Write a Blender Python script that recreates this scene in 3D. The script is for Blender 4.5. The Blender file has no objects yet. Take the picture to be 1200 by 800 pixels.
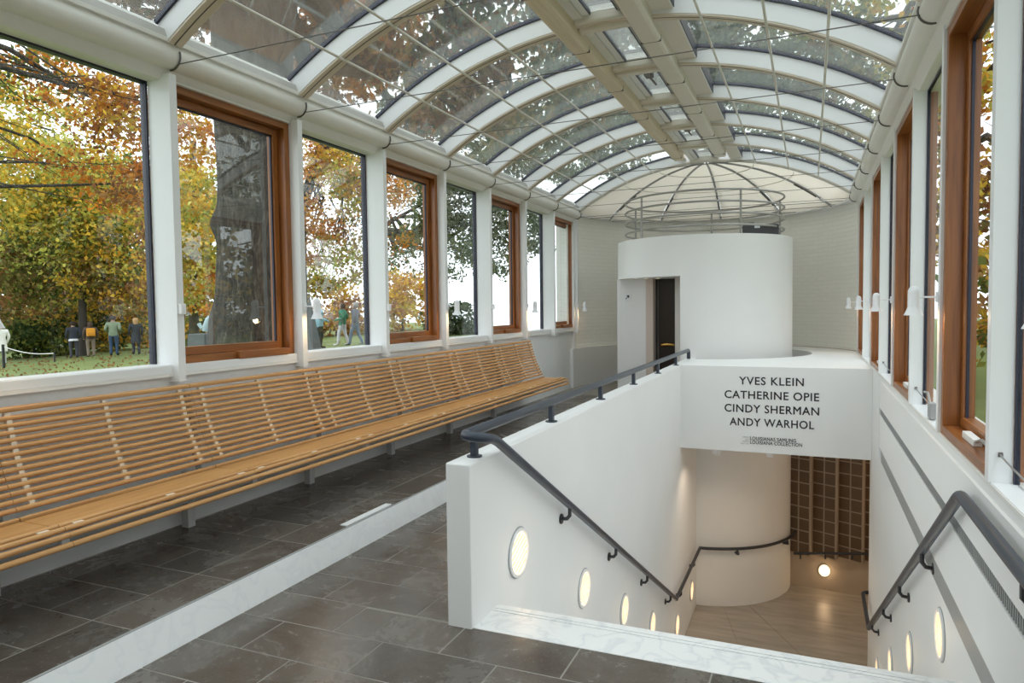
import bpy, bmesh, math, random
import numpy as np
from mathutils import Vector, Matrix
random.seed(7)
rng = np.random.default_rng(11)
sc = bpy.context.scene
COL = sc.collection
PI = math.pi

# ------------------------------------------------------------------ camera
F = 819.23; YAW = 0.4026056; PIT = -0.0476716; ROL = -0.0119182
_cy, _sy, _cp, _sp, _cr, _sr = math.cos(YAW), math.sin(YAW), math.cos(PIT), math.sin(PIT), math.cos(ROL), math.sin(ROL)
FWD = Vector((-_sy*_cp, _cy*_cp, _sp)); _rt = Vector((_cy, _sy, 0)); _up = _rt.cross(FWD)
RIGHT = _cr*_rt + _sr*_up; UP = -_sr*_rt + _cr*_up
EYE = Vector((0, 0, 1.6))
cam = bpy.data.cameras.new('camera'); cam_o = bpy.data.objects.new('camera', cam); COL.objects.link(cam_o)
cam.sensor_width = 36; cam.lens = F/1200*36; cam.clip_start = .05; cam.clip_end = 4000
cam_o.matrix_world = Matrix(((RIGHT.x, UP.x, -FWD.x, 0), (RIGHT.y, UP.y, -FWD.y, 0), (RIGHT.z, UP.z, -FWD.z, EYE.z), (0, 0, 0, 1)))
sc.camera = cam_o
def P(u, v, d):                      # world point seen at (u, v) at depth d
    u, v, d = float(u), float(v), float(d)
    return EYE + d*(FWD + RIGHT*((u-600)/F) - UP*((v-400)/F))

# ------------------------------------------------------------------ world, light, exposure
W = bpy.data.worlds.new('overcast_sky'); sc.world = W; W.use_nodes = True
W.node_tree.nodes['Background'].inputs[0].default_value = (.885, .945, 1.0, 1)
W.node_tree.nodes['Background'].inputs[1].default_value = 2.3
vs = sc.view_settings
vs.view_transform = 'Standard'; vs.look = 'None'; vs.gamma = 1; vs.use_curve_mapping = False
vs.exposure = 0.15
sc.cycles.transparent_max_bounces = 24
sc.cycles.max_bounces = 10
sc.cycles.diffuse_bounces = 5
sc.cycles.caustics_reflective = False
sc.cycles.caustics_refractive = False

# ------------------------------------------------------------------ materials
def newmat(name):
    m = bpy.data.materials.new(name); m.use_nodes = True
    return m, m.node_tree.nodes, m.node_tree.links, m.node_tree.nodes['Principled BSDF']
def plain(name, col, rough=.5, metal=0, spec=None, noise=0, nscale=8, bump=0, bscale=60):
    m, n, l, b = newmat(name)
    b.inputs['Base Color'].default_value = (*col, 1); b.inputs['Roughness'].default_value = rough; b.inputs['Metallic'].default_value = metal
    if spec is not None: b.inputs['Specular IOR Level'].default_value = spec
    if noise or bump: tc = n.new('ShaderNodeTexCoord')
    if noise:
        t = n.new('ShaderNodeTexNoise'); t.inputs['Scale'].default_value = nscale; t.inputs['Detail'].default_value = 5
        l.new(tc.outputs['Object'], t.inputs['Vector'])
        mx = n.new('ShaderNodeMix'); mx.data_type = 'RGBA'
        mx.inputs[6].default_value = (*[c*(1-noise) for c in col], 1); mx.inputs[7].default_value = (*[min(1, c*(1+noise)) for c in col], 1)
        l.new(t.outputs['Fac'], mx.inputs[0]); l.new(mx.outputs[2], b.inputs['Base Color'])
    if bump:
        t2 = n.new('ShaderNodeTexNoise'); t2.inputs['Scale'].default_value = bscale; t2.inputs['Detail'].default_value = 4
        l.new(tc.outputs['Object'], t2.inputs['Vector'])
        bp = n.new('ShaderNodeBump'); bp.inputs['Strength'].default_value = bump; bp.inputs['Distance'].default_value = .02
        l.new(t2.outputs['Fac'], bp.inputs['Height']); l.new(bp.outputs['Normal'], b.inputs['Normal'])
    return m
def emit(name, col, s):
    m, n, l, b = newmat(name)
    b.inputs['Base Color'].default_value = (*col, 1); b.inputs['Emission Color'].default_value = (*col, 1); b.inputs['Emission Strength'].default_value = s
    return m
def glass(name, tint, gloss, milk=0, milkcol=(.8, .82, .8)):
    m, n, l, b = newmat(name); n.remove(b); out = n['Material Output']
    tr = n.new('ShaderNodeBsdfTransparent'); tr.inputs[0].default_value = (*tint, 1)
    gl = n.new('ShaderNodeBsdfGlossy'); gl.inputs['Roughness'].default_value = .01
    fr = n.new('ShaderNodeFresnel'); fr.inputs['IOR'].default_value = 1.5
    mu = n.new('ShaderNodeMath'); mu.operation = 'MULTIPLY'; mu.inputs[1].default_value = gloss; l.new(fr.outputs[0], mu.inputs[0])
    mx = n.new('ShaderNodeMixShader'); l.new(mu.outputs[0], mx.inputs[0]); l.new(tr.outputs[0], mx.inputs[1]); l.new(gl.outputs[0], mx.inputs[2])
    last = mx
    if milk:
        df = n.new('ShaderNodeBsdfTranslucent'); df.inputs[0].default_value = (*milkcol, 1)
        m2 = n.new('ShaderNodeMixShader'); m2.inputs[0].default_value = milk
        l.new(mx.outputs[0], m2.inputs[1]); l.new(df.outputs[0], m2.inputs[2]); last = m2
    l.new(last.outputs[0], out.inputs['Surface'])
    return m
def wood(name, c1, c2, rough=.4, axis=1, scale=3, stretch=14):
    m, n, l, b = newmat(name); tc = n.new('ShaderNodeTexCoord'); mp = n.new('ShaderNodeMapping')
    s = [scale*stretch]*3; s[axis] = scale; mp.inputs['Scale'].default_value = s
    t = n.new('ShaderNodeTexNoise'); t.inputs['Scale'].default_value = 1; t.inputs['Detail'].default_value = 6; t.inputs['Distortion'].default_value = .6
    r = n.new('ShaderNodeValToRGB'); r.color_ramp.elements[0].color = (*c1, 1); r.color_ramp.elements[1].color = (*c2, 1)
    r.color_ramp.elements[0].position = .3; r.color_ramp.elements[1].position = .7
    l.new(tc.outputs['Object'], mp.inputs[0]); l.new(mp.outputs[0], t.inputs['Vector']); l.new(t.outputs['Fac'], r.inputs[0]); l.new(r.outputs[0], b.inputs['Base Color'])
    b.inputs['Roughness'].default_value = rough
    return m
def marble(name, base, vein, rough=.3, scale=3.0, thr=.5):
    m, n, l, b = newmat(name); tc = n.new('ShaderNodeTexCoord')
    t = n.new('ShaderNodeTexNoise'); t.inputs['Scale'].default_value = scale; t.inputs['Detail'].default_value = 8; t.inputs['Distortion'].default_value = .9
    l.new(tc.outputs['Object'], t.inputs['Vector'])
    r = n.new('ShaderNodeValToRGB'); e = r.color_ramp.elements
    e[0].position = thr-.05; e[0].color = (*base, 1); e[1].position = thr+.05; e[1].color = (*base, 1)
    v = e.new(thr); v.color = (*vein, 1)
    l.new(t.outputs['Fac'], r.inputs[0]); l.new(r.outputs[0], b.inputs['Base Color']); b.inputs['Roughness'].default_value = rough
    return m
def stone(name, cols, rough=.32):
    m, n, l, b = newmat(name); tc = n.new('ShaderNodeTexCoord'); oi = n.new('ShaderNodeObjectInfo')
    ad = n.new('ShaderNodeVectorMath'); ad.operation = 'ADD'; l.new(tc.outputs['Object'], ad.inputs[0]); l.new(oi.outputs['Location'], ad.inputs[1])
    t = n.new('ShaderNodeTexNoise'); t.inputs['Scale'].default_value = 3.2; t.inputs['Detail'].default_value = 10; t.inputs['Roughness'].default_value = .72; t.inputs['Distortion'].default_value = .5
    l.new(ad.outputs[0], t.inputs['Vector'])
    r = n.new('ShaderNodeValToRGB'); e = r.color_ramp.elements
    e[0].position = .33; e[0].color = (*cols[0], 1); e[1].position = .68; e[1].color = (*cols[2], 1); k = e.new(.5); k.color = (*cols[1], 1)
    sp = n.new('ShaderNodeTexNoise'); sp.inputs['Scale'].default_value = 70; sp.inputs['Detail'].default_value = 3; l.new(ad.outputs[0], sp.inputs['Vector'])
    r2 = n.new('ShaderNodeValToRGB'); r2.color_ramp.elements[0].position = .62; r2.color_ramp.elements[1].position = .72
    l.new(sp.outputs['Fac'], r2.inputs[0])
    mx = n.new('ShaderNodeMix'); mx.data_type = 'RGBA'; mx.inputs[7].default_value = (*[min(1, c*1.9) for c in cols[2]], 1)
    ml = n.new('ShaderNodeMath'); ml.operation = 'MULTIPLY'; ml.inputs[1].default_value = .45; l.new(r2.outputs[0], ml.inputs[0]); l.new(ml.outputs[0], mx.inputs[0])
    l.new(t.outputs['Fac'], r.inputs[0]); l.new(r.outputs[0], mx.inputs[6])
    hs = n.new('ShaderNodeHueSaturation'); mr = n.new('ShaderNodeMapRange'); mr.inputs[3].default_value = .78; mr.inputs[4].default_value = 1.2
    l.new(oi.outputs['Random'], mr.inputs[0]); l.new(mr.outputs[0], hs.inputs['Value']); l.new(mx.outputs[2], hs.inputs['Color'])
    l.new(hs.outputs[0], b.inputs['Base Color'])
    rr = n.new('ShaderNodeMapRange'); rr.inputs[3].default_value = rough-.1; rr.inputs[4].default_value = rough+.14; l.new(t.outputs['Fac'], rr.inputs[0]); l.new(rr.outputs[0], b.inputs['Roughness'])
    return m
def brickmat(name):
    m, n, l, b = newmat(name); uv = n.new('ShaderNodeUVMap'); uv.uv_map = 'uv'
    t = n.new('ShaderNodeTexBrick'); t.inputs['Scale'].default_value = 1; t.inputs['Mortar Size'].default_value = .008; t.inputs['Mortar Smooth'].default_value = .5
    t.inputs['Brick Width'].default_value = .24; t.inputs['Row Height'].default_value = .072
    t.inputs['Color1'].default_value = (.95, .945, .89, 1); t.inputs['Color2'].default_value = (.93, .925, .87, 1); t.inputs['Mortar'].default_value = (.89, .885, .83, 1)
    l.new(uv.outputs[0], t.inputs['Vector']); l.new(t.outputs['Color'], b.inputs['Base Color'])
    bp = n.new('ShaderNodeBump'); bp.inputs['Strength'].default_value = .5; bp.inputs['Distance'].default_value = .006; bp.invert = True
    l.new(t.outputs['Fac'], bp.inputs['Height']); l.new(bp.outputs['Normal'], b.inputs['Normal']); b.inputs['Roughness'].default_value = .5
    return m
def fabric(name, col, tr):
    m, n, l, b = newmat(name); n.remove(b)
    d = n.new('ShaderNodeBsdfDiffuse'); t = n.new('ShaderNodeBsdfTranslucent'); mx = n.new('ShaderNodeMixShader'); mx.inputs[0].default_value = tr
    d.inputs[0].default_value = t.inputs[0].default_value = (*col, 1); l.new(d.outputs[0], mx.inputs[1]); l.new(t.outputs[0], mx.inputs[2]); l.new(mx.outputs[0], n['Material Output'].inputs['Surface'])
    return m
def barkmat(name):
    m, n, l, b = newmat(name); tc = n.new('ShaderNodeTexCoord'); mp = n.new('ShaderNodeMapping'); mp.inputs['Scale'].default_value = (14, 14, 3.2)
    t = n.new('ShaderNodeTexNoise'); t.inputs['Scale'].default_value = 1.6; t.inputs['Detail'].default_value = 8; t.inputs['Roughness'].default_value = .7; t.inputs['Distortion'].default_value = .8
    r = n.new('ShaderNodeValToRGB'); e = r.color_ramp.elements; e[0].position = .36; e[0].color = (.012, .010, .008, 1); e[1].position = .70; e[1].color = (.16, .145, .115, 1); k = e.new(.52); k.color = (.055, .046, .034, 1)
    l.new(tc.outputs['Object'], mp.inputs[0]); l.new(mp.outputs[0], t.inputs['Vector']); l.new(t.outputs['Fac'], r.inputs[0]); l.new(r.outputs[0], b.inputs['Base Color']); b.inputs['Roughness'].default_value = .9
    bp = n.new('ShaderNodeBump'); bp.inputs['Strength'].default_value = 1; bp.inputs['Distance'].default_value = .04; l.new(t.outputs['Fac'], bp.inputs['Height']); l.new(bp.outputs['Normal'], b.inputs['Normal'])
    return m
def leafmat(name):
    m, n, l, b = newmat(name); n.remove(b); a = n.new('ShaderNodeAttribute'); a.attribute_name = 'leafcol'
    d = n.new('ShaderNodeBsdfDiffuse'); t = n.new('ShaderNodeBsdfTranslucent'); mx = n.new('ShaderNodeMixShader'); mx.inputs[0].default_value = .5
    l.new(a.outputs['Color'], d.inputs[0]); l.new(a.outputs['Color'], t.inputs[0]); l.new(d.outputs[0], mx.inputs[1]); l.new(t.outputs[0], mx.inputs[2])
    l.new(mx.outputs[0], n['Material Output'].inputs['Surface'])
    return m
M = dict(
    white=plain('white_paint', (.80, .81, .81), .35, noise=.03, nscale=3),
    plaster=plain('white_plaster', (.83, .83, .82), .6, noise=.03, nscale=2),
    warmwhite=plain('warm_white_plaster', (.80, .77, .71), .7),
    greige=plain('aged_white_paint', (.78, .765, .725), .45, noise=.04, nscale=4),
    tan=wood('tan_beam', (.68, .57, .42), (.76, .65, .49), .45, 1, 2, 20),
    tanpaint=plain('pale_tan_paint', (.68, .60, .49), .45),
    beampaint=plain('grey_beige_paint', (.74, .69, .61), .45, noise=.05),
    gasket=plain('dark_blue_gasket', (.012, .014, .035), .4),
    wframe=wood('red_brown_window_wood', (.19, .062, .015), (.37, .135, .032), .32, 2, 2, 16),
    wframe_y=wood('red_brown_window_wood_horizontal', (.19, .062, .015), (.37, .135, .032), .32, 1, 2, 16),
    oak=wood('pale_oak', (.47, .235, .082), (.61, .34, .132), .42, 1, 2.2, 18),
    spacer=plain('white_spacer', (.76, .68, .56), .5),
    steelgrey=plain('grey_painted_steel', (.33, .34, .34), .45),
    rail=plain('slate_blue_painted_steel', (.030, .040, .060), .36, spec=.5),
    railflat=plain('dark_grey_iron', (.03, .03, .035), .45),
    chrome=plain('brushed_steel', (.36, .35, .33), .35, metal=.4),
    cable=plain('dark_steel_cable', (.13, .12, .11), .4, metal=.4),
    rod=plain('light_grey_rod', (.68, .66, .60), .4),
    black=plain('black_enamel', (.01, .01, .012), .3),
    doordark=plain('dark_bronze_door', (.03, .024, .02), .25, metal=.3),
    jamb=plain('pale_pink_jamb', (.62, .52, .45), .4),
    brass=plain('brass', (.75, .45, .12), .25, metal=1),
    glass=glass('window_glass', (.97, .985, .98), .15),
    roofglass=glass('roof_glass', (.93, .95, .93), .4, .022),
    milky=glass('milky_skylight_glass', (.78, .80, .76), .5, .10),
    blind=fabric('cream_blind_fabric', (.95, .92, .85), .58),
    brick=brickmat('white_painted_brick'),
    marble=marble('white_veined_marble', (.82, .82, .81), (.70, .71, .72), .35, 5),
    riser=marble('pale_marble_riser', (.87, .88, .88), (.82, .83, .84), .4, 5),
    warmmarble=wood('warm_lit_landing_marble', (.31, .27, .22), (.46, .41, .345), .35, 0, 1.4, 6),  # whitish marble tinted brown, the warm lamplight is put into its colour
    slate=stone('dark_slate_tile', ((.070, .052, .039), (.100, .083, .068), (.145, .130, .113)), .24),
    grout=plain('grey_grout', (.27, .25, .22), .8),
    browntile=plain('brown_glazed_tile', (.13, .08, .042), .35, noise=.2, nscale=9),
    beigewall=plain('beige_plaster', (.46, .37, .28), .7),
    ink=plain('black_lettering', (.012, .014, .02), .5),
    inkgrey=plain('grey_lettering', (.35, .35, .35), .5),
    opal=plain('white_enamel_shade', (.82, .83, .84), .35),
    bulb=emit('warm_bulb', (1.0, .70, .40), 12),
    lens=emit('warm_lit_lens', (1.0, .86, .64), 1.25),
    louver=emit('pale_louvre', (1.0, .66, .42), .5),
    bark=barkmat('grey_brown_bark'),
    barkdark=plain('dark_bark', (.05, .042, .034), .9, noise=.3, nscale=5),
    leaf=leafmat('leaves'),
    grass=plain('lawn_grass', (.14, .18, .042), .9, noise=.5, nscale=.9),
    sea=plain('pale_sea', (.55, .62, .66), .25),
    earth=plain('soil', (.12, .09, .05), .9),
    equip=plain('dark_grey_plastic', (.07, .07, .072), .6),
    palegrey=plain('pale_grey_paint', (.55, .56, .56), .5),
    channel=plain('grey_eaves_channel', (.45, .44, .41), .5),
    bronze=plain('pale_blue_patina', (.42, .55, .58), .5, noise=.2, nscale=6),
    stonegrey=plain('dark_stone', (.10, .11, .115), .7, noise=.2),
)

# ------------------------------------------------------------------ mesh builder
class MB:
    def __init__(s): s.v = []; s.f = []
    def add(s, vs_, fs): o = len(s.v); s.v += [tuple(p) for p in vs_]; s.f += [tuple(i+o for i in f) for f in fs]; return s
    def box(s, x0, x1, y0, y1, z0, z1):
        return s.add([(x0, y0, z0), (x1, y0, z0), (x1, y1, z0), (x0, y1, z0), (x0, y0, z1), (x1, y0, z1), (x1, y1, z1), (x0, y1, z1)],
                     [(0, 3, 2, 1), (4, 5, 6, 7), (0, 1, 5, 4), (1, 2, 6, 5), (2, 3, 7, 6), (3, 0, 4, 7)])
    def tube(s, pts, r, n=10, cap=True):
        pts = [Vector(p) for p in pts]; rs = r if isinstance(r, (list, tuple)) else [r]*len(pts)
        ref = None; vs_ = []; fs = []
        for i, p in enumerate(pts):
            t = (pts[min(i+1, len(pts)-1)]-pts[max(i-1, 0)]).normalized()
            if ref is None: ref = Vector((0, 0, 1)) if abs(t.z) < .9 else Vector((1, 0, 0))
            a = t.cross(ref)
            if a.length < 1e-5: a = t.orthogonal()
            a.normalize(); b = a.cross(t).normalized(); ref = b
            for k in range(n):
                w = 2*PI*k/n; vs_.append(p+(a*math.cos(w)+b*math.sin(w))*rs[i])
        for i in range(len(pts)-1):
            for k in range(n): fs.append((i*n+k, i*n+(k+1) % n, (i+1)*n+(k+1) % n, (i+1)*n+k))
        if cap: fs += [tuple(range(n))[::-1], tuple((len(pts)-1)*n+k for k in range(n))]
        return s.add(vs_, fs)
    def extrude_y(s, prof, y0, y1):
        n = len(prof); vs_ = [(x, y0, z) for x, z in prof]+[(x, y1, z) for x, z in prof]
        return s.add(vs_, [(i, (i+1) % n, n+(i+1) % n, n+i) for i in range(n)]+[tuple(range(n))[::-1], tuple(range(n, 2*n))])
    def prism_z(s, poly, z0, z1):
        n = len(poly); vs_ = [(x, y, z0) for x, y in poly]+[(x, y, z1) for x, y in poly]
        return s.add(vs_, [(i, (i+1) % n, n+(i+1) % n, n+i) for i in range(n)]+[tuple(range(n))[::-1], tuple(range(n, 2*n))])
    def lathe(s, prof, c, n=20, a0=0, a1=2*PI):           # prof: (r, z) list, axis vertical at c
        full = abs(a1-a0-2*PI) < 1e-6; m = n if full else n+1; k = len(prof); vs_ = []; fs = []
        for i in range(m):
            a = a0+(a1-a0)*i/n
            vs_ += [(c[0]+r*math.cos(a), c[1]+r*math.sin(a), c[2]+z) for r, z in prof]
        for i in range(n):
            j = (i+1) % m
            for q in range(k-1): fs.append((i*k+q, j*k+q, j*k+q+1, i*k+q+1))
        return s.add(vs_, fs)
    def disc_x(s, x0, x1, y, z, r, n=28, r2=None):         # short round slab with axis along x
        r2 = r2 or r
        vs_ = [(x0, y+r*math.cos(2*PI*k/n), z+r*math.sin(2*PI*k/n)) for k in range(n)]+[(x1, y+r2*math.cos(2*PI*k/n), z+r2*math.sin(2*PI*k/n)) for k in range(n)]
        return s.add(vs_, [(k, (k+1) % n, n+(k+1) % n, n+k) for k in range(n)]+[tuple(range(n))[::-1], tuple(range(n, 2*n))])
    def build(s, name, mat, parent=None, smooth=False, bevel=0, loc=None):
        me = bpy.data.meshes.new(name); me.from_pydata(s.v, [], s.f); me.update()
        bm = bmesh.new(); bm.from_mesh(me); bmesh.ops.recalc_face_normals(bm, faces=bm.faces); bm.to_mesh(me); bm.free()
        return link(name, me, mat, parent, smooth, bevel, loc)
def link(name, me, mat, parent=None, smooth=False, bevel=0, loc=None):
    o = bpy.data.objects.new(name, me); COL.objects.link(o)
    mm = M[mat] if isinstance(mat, str) else mat
    if not me.materials: me.materials.append(mm)
    if smooth:
        me.polygons.foreach_set('use_smooth', [True]*len(me.polygons))
        md = o.modifiers.new('edges', 'EDGE_SPLIT'); md.split_angle = math.radians(40)
    if bevel:
        b = o.modifiers.new('bevel', 'BEVEL'); b.width = bevel; b.segments = 2; b.limit_method = 'ANGLE'
    if loc: o.location = loc
    if parent: o.parent = parent
    return o
def tag(o, label=None, cat=None, group=None, kind=None):
    if label: o['label'] = label
    if cat: o['category'] = cat
    if group: o['group'] = group
    if kind: o['kind'] = kind
    return o
def empty(name, label=None, cat=None, group=None, kind=None, loc=(0, 0, 0)):
    o = bpy.data.objects.new(name, None); COL.objects.link(o); o.location = loc; o.empty_display_size = .1
    return tag(o, label, cat, group, kind)
def box(name, mat, parent, *b, bevel=0): return MB().box(*b).build(name, mat, parent, bevel=bevel)
def struct(o, label=None): return tag(o, label, None, None, 'structure')
def lamp_light(name, loc, watts, col, r=.02, parent=None, spot=None):
    d = bpy.data.lights.new(name, 'SPOT' if spot else 'POINT'); d.energy = watts; d.color = col; d.shadow_soft_size = r
    if spot: d.spot_size = spot; d.spot_blend = .6
    o = bpy.data.objects.new(name, d); COL.objects.link(o); o.location = loc
    if parent: o.parent = parent
    return o

# ------------------------------------------------------------------ layout constants (metres, camera above origin)
XL, XR, XC = -3.90, .69, -1.60
YK = lambda k: 3.41+1.235*k
KMIN, KMAX = -4, 7
Y0, Y1 = YK(KMIN), YK(KMAX)
AC = (-1.60, 12.0); AR = 2.28               # apse
EC = (-1.64, 11.97); ER = 1.39              # lift drum
ZU, ZT = .16, 3.12                          # upper floor, window head
ZLS, ZRS = 1.248, .86                        # sills
XS, XWO, XWI = -2.78, -1.675, -1.54         # floor riser, balustrade outer and inner face
VR, VZ = 3.86, .13                          # vault radius and centre height
ZB = -2.9                                   # lower landing
def vz(dx, R=VR): return VZ+math.sqrt(R*R-dx*dx)
def on_x(u, v, x):
    d = P(u, v, 1)-EYE; return EYE+d*((x-EYE.x)/d.x)
def on_y(u, v, y):
    d = P(u, v, 1)-EYE; return EYE+d*((y-EYE.y)/d.y)
def on_z(u, v, z):
    d = P(u, v, 1)-EYE; return EYE+d*((z-EYE.z)/d.z)

# ------------------------------------------------------------------ floors
fl = struct(box('floor', 'grout', None, XS, XR+.02, Y0, 3.079, -.12, -.0015), 'dark slate tiled lower floor before the stair')
MB().box(XS, XWO-.001, 3.079, 10.2, -.12, -.0015).build('bed', 'grout', fl)
tile_mesh = {}
def tile(parent, x0, x1, y0, y1, z):
    g = .0035; w, d = round(x1-x0-2*g, 3), round(y1-y0-2*g, 3)
    if w < .02 or d < .02: return
    if (w, d) not in tile_mesh:
        b = .002; vs_ = [(0, 0, -.03), (w, 0, -.03), (w, d, -.03), (0, d, -.03), (0, 0, -b), (w, 0, -b), (w, d, -b), (0, d, -b), (b, b, 0), (w-b, b, 0), (w-b, d-b, 0), (b, d-b, 0)]
        fs = [(8, 9, 10, 11)]+[(i, (i+1) % 4, 4+(i+1) % 4, 4+i) for i in range(4)]+[(4+i, 4+(i+1) % 4, 8+(i+1) % 4, 8+i) for i in range(4)]
        me = bpy.data.meshes.new('tile'); me.from_pydata(vs_, [], fs); me.update(); me.materials.append(M['slate']); tile_mesh[(w, d)] = me
    o = bpy.data.objects.new('tile', tile_mesh[(w, d)]); COL.objects.link(o); o.location = (x0+g, y0+g, z+random.uniform(-.0002, .0004)); o.parent = parent
TP = .3065
for r in range(-9, 23):
    ya, yb = 3.093+TP*r, 3.093+TP*(r+1)
    if ya < Y0 or ya > 9.9: continue
    xmax = XR if yb <= 3.10 else XWO
    off = -2.48 if r % 2 == 0 else -2.18
    xs = [XS]+[off+.6*j for j in range(0, 7) if XS+.02 < off+.6*j < xmax-.02]+[xmax]
    for a, b in zip(xs[:-1], xs[1:]): tile(fl, a, b, ya, yb if not (r == -1 and b > XWO) else 3.081, 0)
fu = struct(box('floor', 'grout', None, -4.0, XS-.028, Y0, 14.4, -.1, ZU-.0015), 'dark slate tiled raised floor below the bench')
MB().box(XS-.012, XWO-.001, 9.9, 14.4, -.1, ZU-.0015).build('bed', 'grout', fu)
for r in range(-11, 28):
    ya, yb = 2.49+TP*r, 2.49+TP*(r+1)
    if ya < Y0: continue
    if r % 2 == 0: tile(fu, -3.09, XS-.036, ya-TP, yb, ZU)
    off = -3.40 if (r % 2) == 1 else -3.69
    xs = [-3.90]+[x for x in (off-.6, off) if x > -3.88]+[-3.09]
    for a, b in zip(xs[:-1], xs[1:]): tile(fu, a, b, ya, yb, ZU)
    if ya > 9.9:
        for a, b in ((XS, -2.2), (-2.2, XWO)): tile(fu, a, b, ya, yb, ZU)
struct(MB().extrude_y([(XS-.012, -.05), (XS+.02, -.05), (XS+.02, 0), (XS-.022, ZU), (XS-.03, ZU), (XS-.03, 0)], Y0, 10.2).box(XS, XWO-.002, 10.2, 10.22, -.05, ZU).build('trim_1', 'riser', None), 'pale marble riser between the two floor levels')
struct(box('trim_2', 'steelgrey', None, XS-.036, XS-.022, Y0, 10.2, ZU-.004, ZU+.004), 'grey metal edge along the raised floor')
a, b = on_z(402, 617, ZU), on_z(457, 592, ZU)
tag(MB().box(-2.87, -2.82, a.y, b.y, ZU+.004, ZU+.012).build('paper_strip', 'white', None), 'white flat strip lying on the raised floor edge', 'strip')
# marble top step with grooves
ms = struct(MB().box(XWI, XR, 3.081, 3.300, -.16, 0).box(XWI, XR, 3.306, 3.330, -.16, 0).box(XWI, XR, 3.336, 3.385, -.16, 0).build('trim_3', 'marble', None, bevel=.002), 'white veined marble top step of the stair')
MB().box(XWI, XR, 3.30, 3.336, -.15, -.004).build('groove', 'steelgrey', ms)
# stairs going down
st = struct(empty('stairs'), 'white stair flight going down to the lower landing')
for i in range(17):
    y = 3.385+.288*i; z = -.161*(i+1)
    MB().box(XWI, XR, y-.03, y+.30, z-.16, z).build('step', 'marble', st)
# lower landing slabs (radial joints)
ld = struct(box('floor', 'grout', None, XWI, 3.2, 8.2, 13.2, ZB-.12, ZB-.006), 'marble lower landing floor tinted brown for warm lamplight')
def lp(u, v): q = on_z(u, v, ZB); return Vector((q.x, q.y))
k6 = 250/1198
j1a, j1b = lp(780+325*k6, 620+435*k6), lp(780+405*k6, 620+640*k6)
j2a, j2b = lp(780+475*k6, 620+435*k6), lp(780+770*k6, 620+715*k6)
def ext(a, b, t): return a+(b-a)*t
j1b = ext(j1a, j1b, 2.6); j1c = ext(j1b, j1a, 1.5); j2b = ext(j2a, j2b, 2.2); j2c = ext(j2b, j2a, 1.3)
def slab(poly):
    c = sum(poly, Vector((0, 0)))/len(poly)
    MB().prism_z([tuple(c+(p-c)*(1-.006/(p-c).length)) for p in poly], ZB-.05, ZB).build('slab', 'warmmarble', ld, bevel=.002)
slab([Vector((XWI, 8.2)), j1b, j1c, Vector((XWI, 10.9))])
slab([j1b, j2b, j2c, j1c])
slab([j2b, Vector((3.2, j2b.y)), Vector((3.2, 11.1)), Vector((0.3, 11.35)), j2c])
slab([j2c, Vector((.3, 11.35)), Vector((3.2, 11.1)), Vector((3.2, 12.2)), Vector((-.6, 12.2))])

# ------------------------------------------------------------------ walls
struct(MB().box(XWO, XWI, 3.06, 10.75, ZB-.3, .83).build('wall_balustrade', 'plaster', None, bevel=.008), 'white balustrade wall beside the stair')
wl = struct(MB().box(-4.10, XL-.02, Y0, Y1+.15, -.1, ZLS-.06).build('wall_left', 'white', None), 'white panelled wall below the left windows')
MB().box(-4.12, XL+.015, Y0, Y1+.1, ZLS-.075, ZLS-.055).build('groove_strip', 'greige', wl)
MB().box(-4.12, XL+.01, Y0, Y1+.1, ZLS-.055, ZLS).build('sill', 'white', wl, bevel=.004)
wr = struct(MB().box(XR, 1.0, Y0, 9.45, ZB-.3, ZRS-.02).box(XR, 1.0, 9.45, 12.3, -.25, ZRS-.02).build('wall_right', 'plaster', None), 'white wall below the right windows')
MB().box(XR-.004, 1.0, Y0, Y1+.1, ZRS-.02, ZRS).build('sill', 'greige', wr, bevel=.003)
# casing with a ventilation grille on the right wall
cs = tag(empty('vent_casing'), 'long white wall casing with a grey ventilation grille above the stair rail', 'vent')
MB().extrude_y([(XR+.002, .80), (XR-.012, .795), (XR-.012, .525), (XR+.002, .525)], Y0, 8.15).build('upper_panel', 'plaster', cs)
MB().extrude_y([(XR+.002, .455), (XR-.012, .455), (XR-.012, .115), (XR+.002, .115)], Y0, 8.15).build('lower_panel', 'plaster', cs)
MB().extrude_y([(XR+.002, .115), (XR-.012, .115), (XR-.004, -.02), (XR+.002, -.02)], Y0, 8.0).build('bottom_band', 'steelgrey', cs)
MB().extrude_y([(XR+.002, .525), (XR-.003, .525), (XR-.003, .455), (XR+.002, .455)], Y0, 8.15).build('slot', 'steelgrey', cs)
g = MB()
for i in range(int((8.1-.5)/.03)): g.box(XR-.009, XR-.003, .5+i*.03, .512+i*.03, .46, .52)
tag(g.build('grille_fins', 'steelgrey', cs), kind='stuff')
# plain side of casing end
MB().box(XR-.016, XR+.002, 8.15, 8.165, -.02, .80).build('end_cap', 'white', cs)

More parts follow.
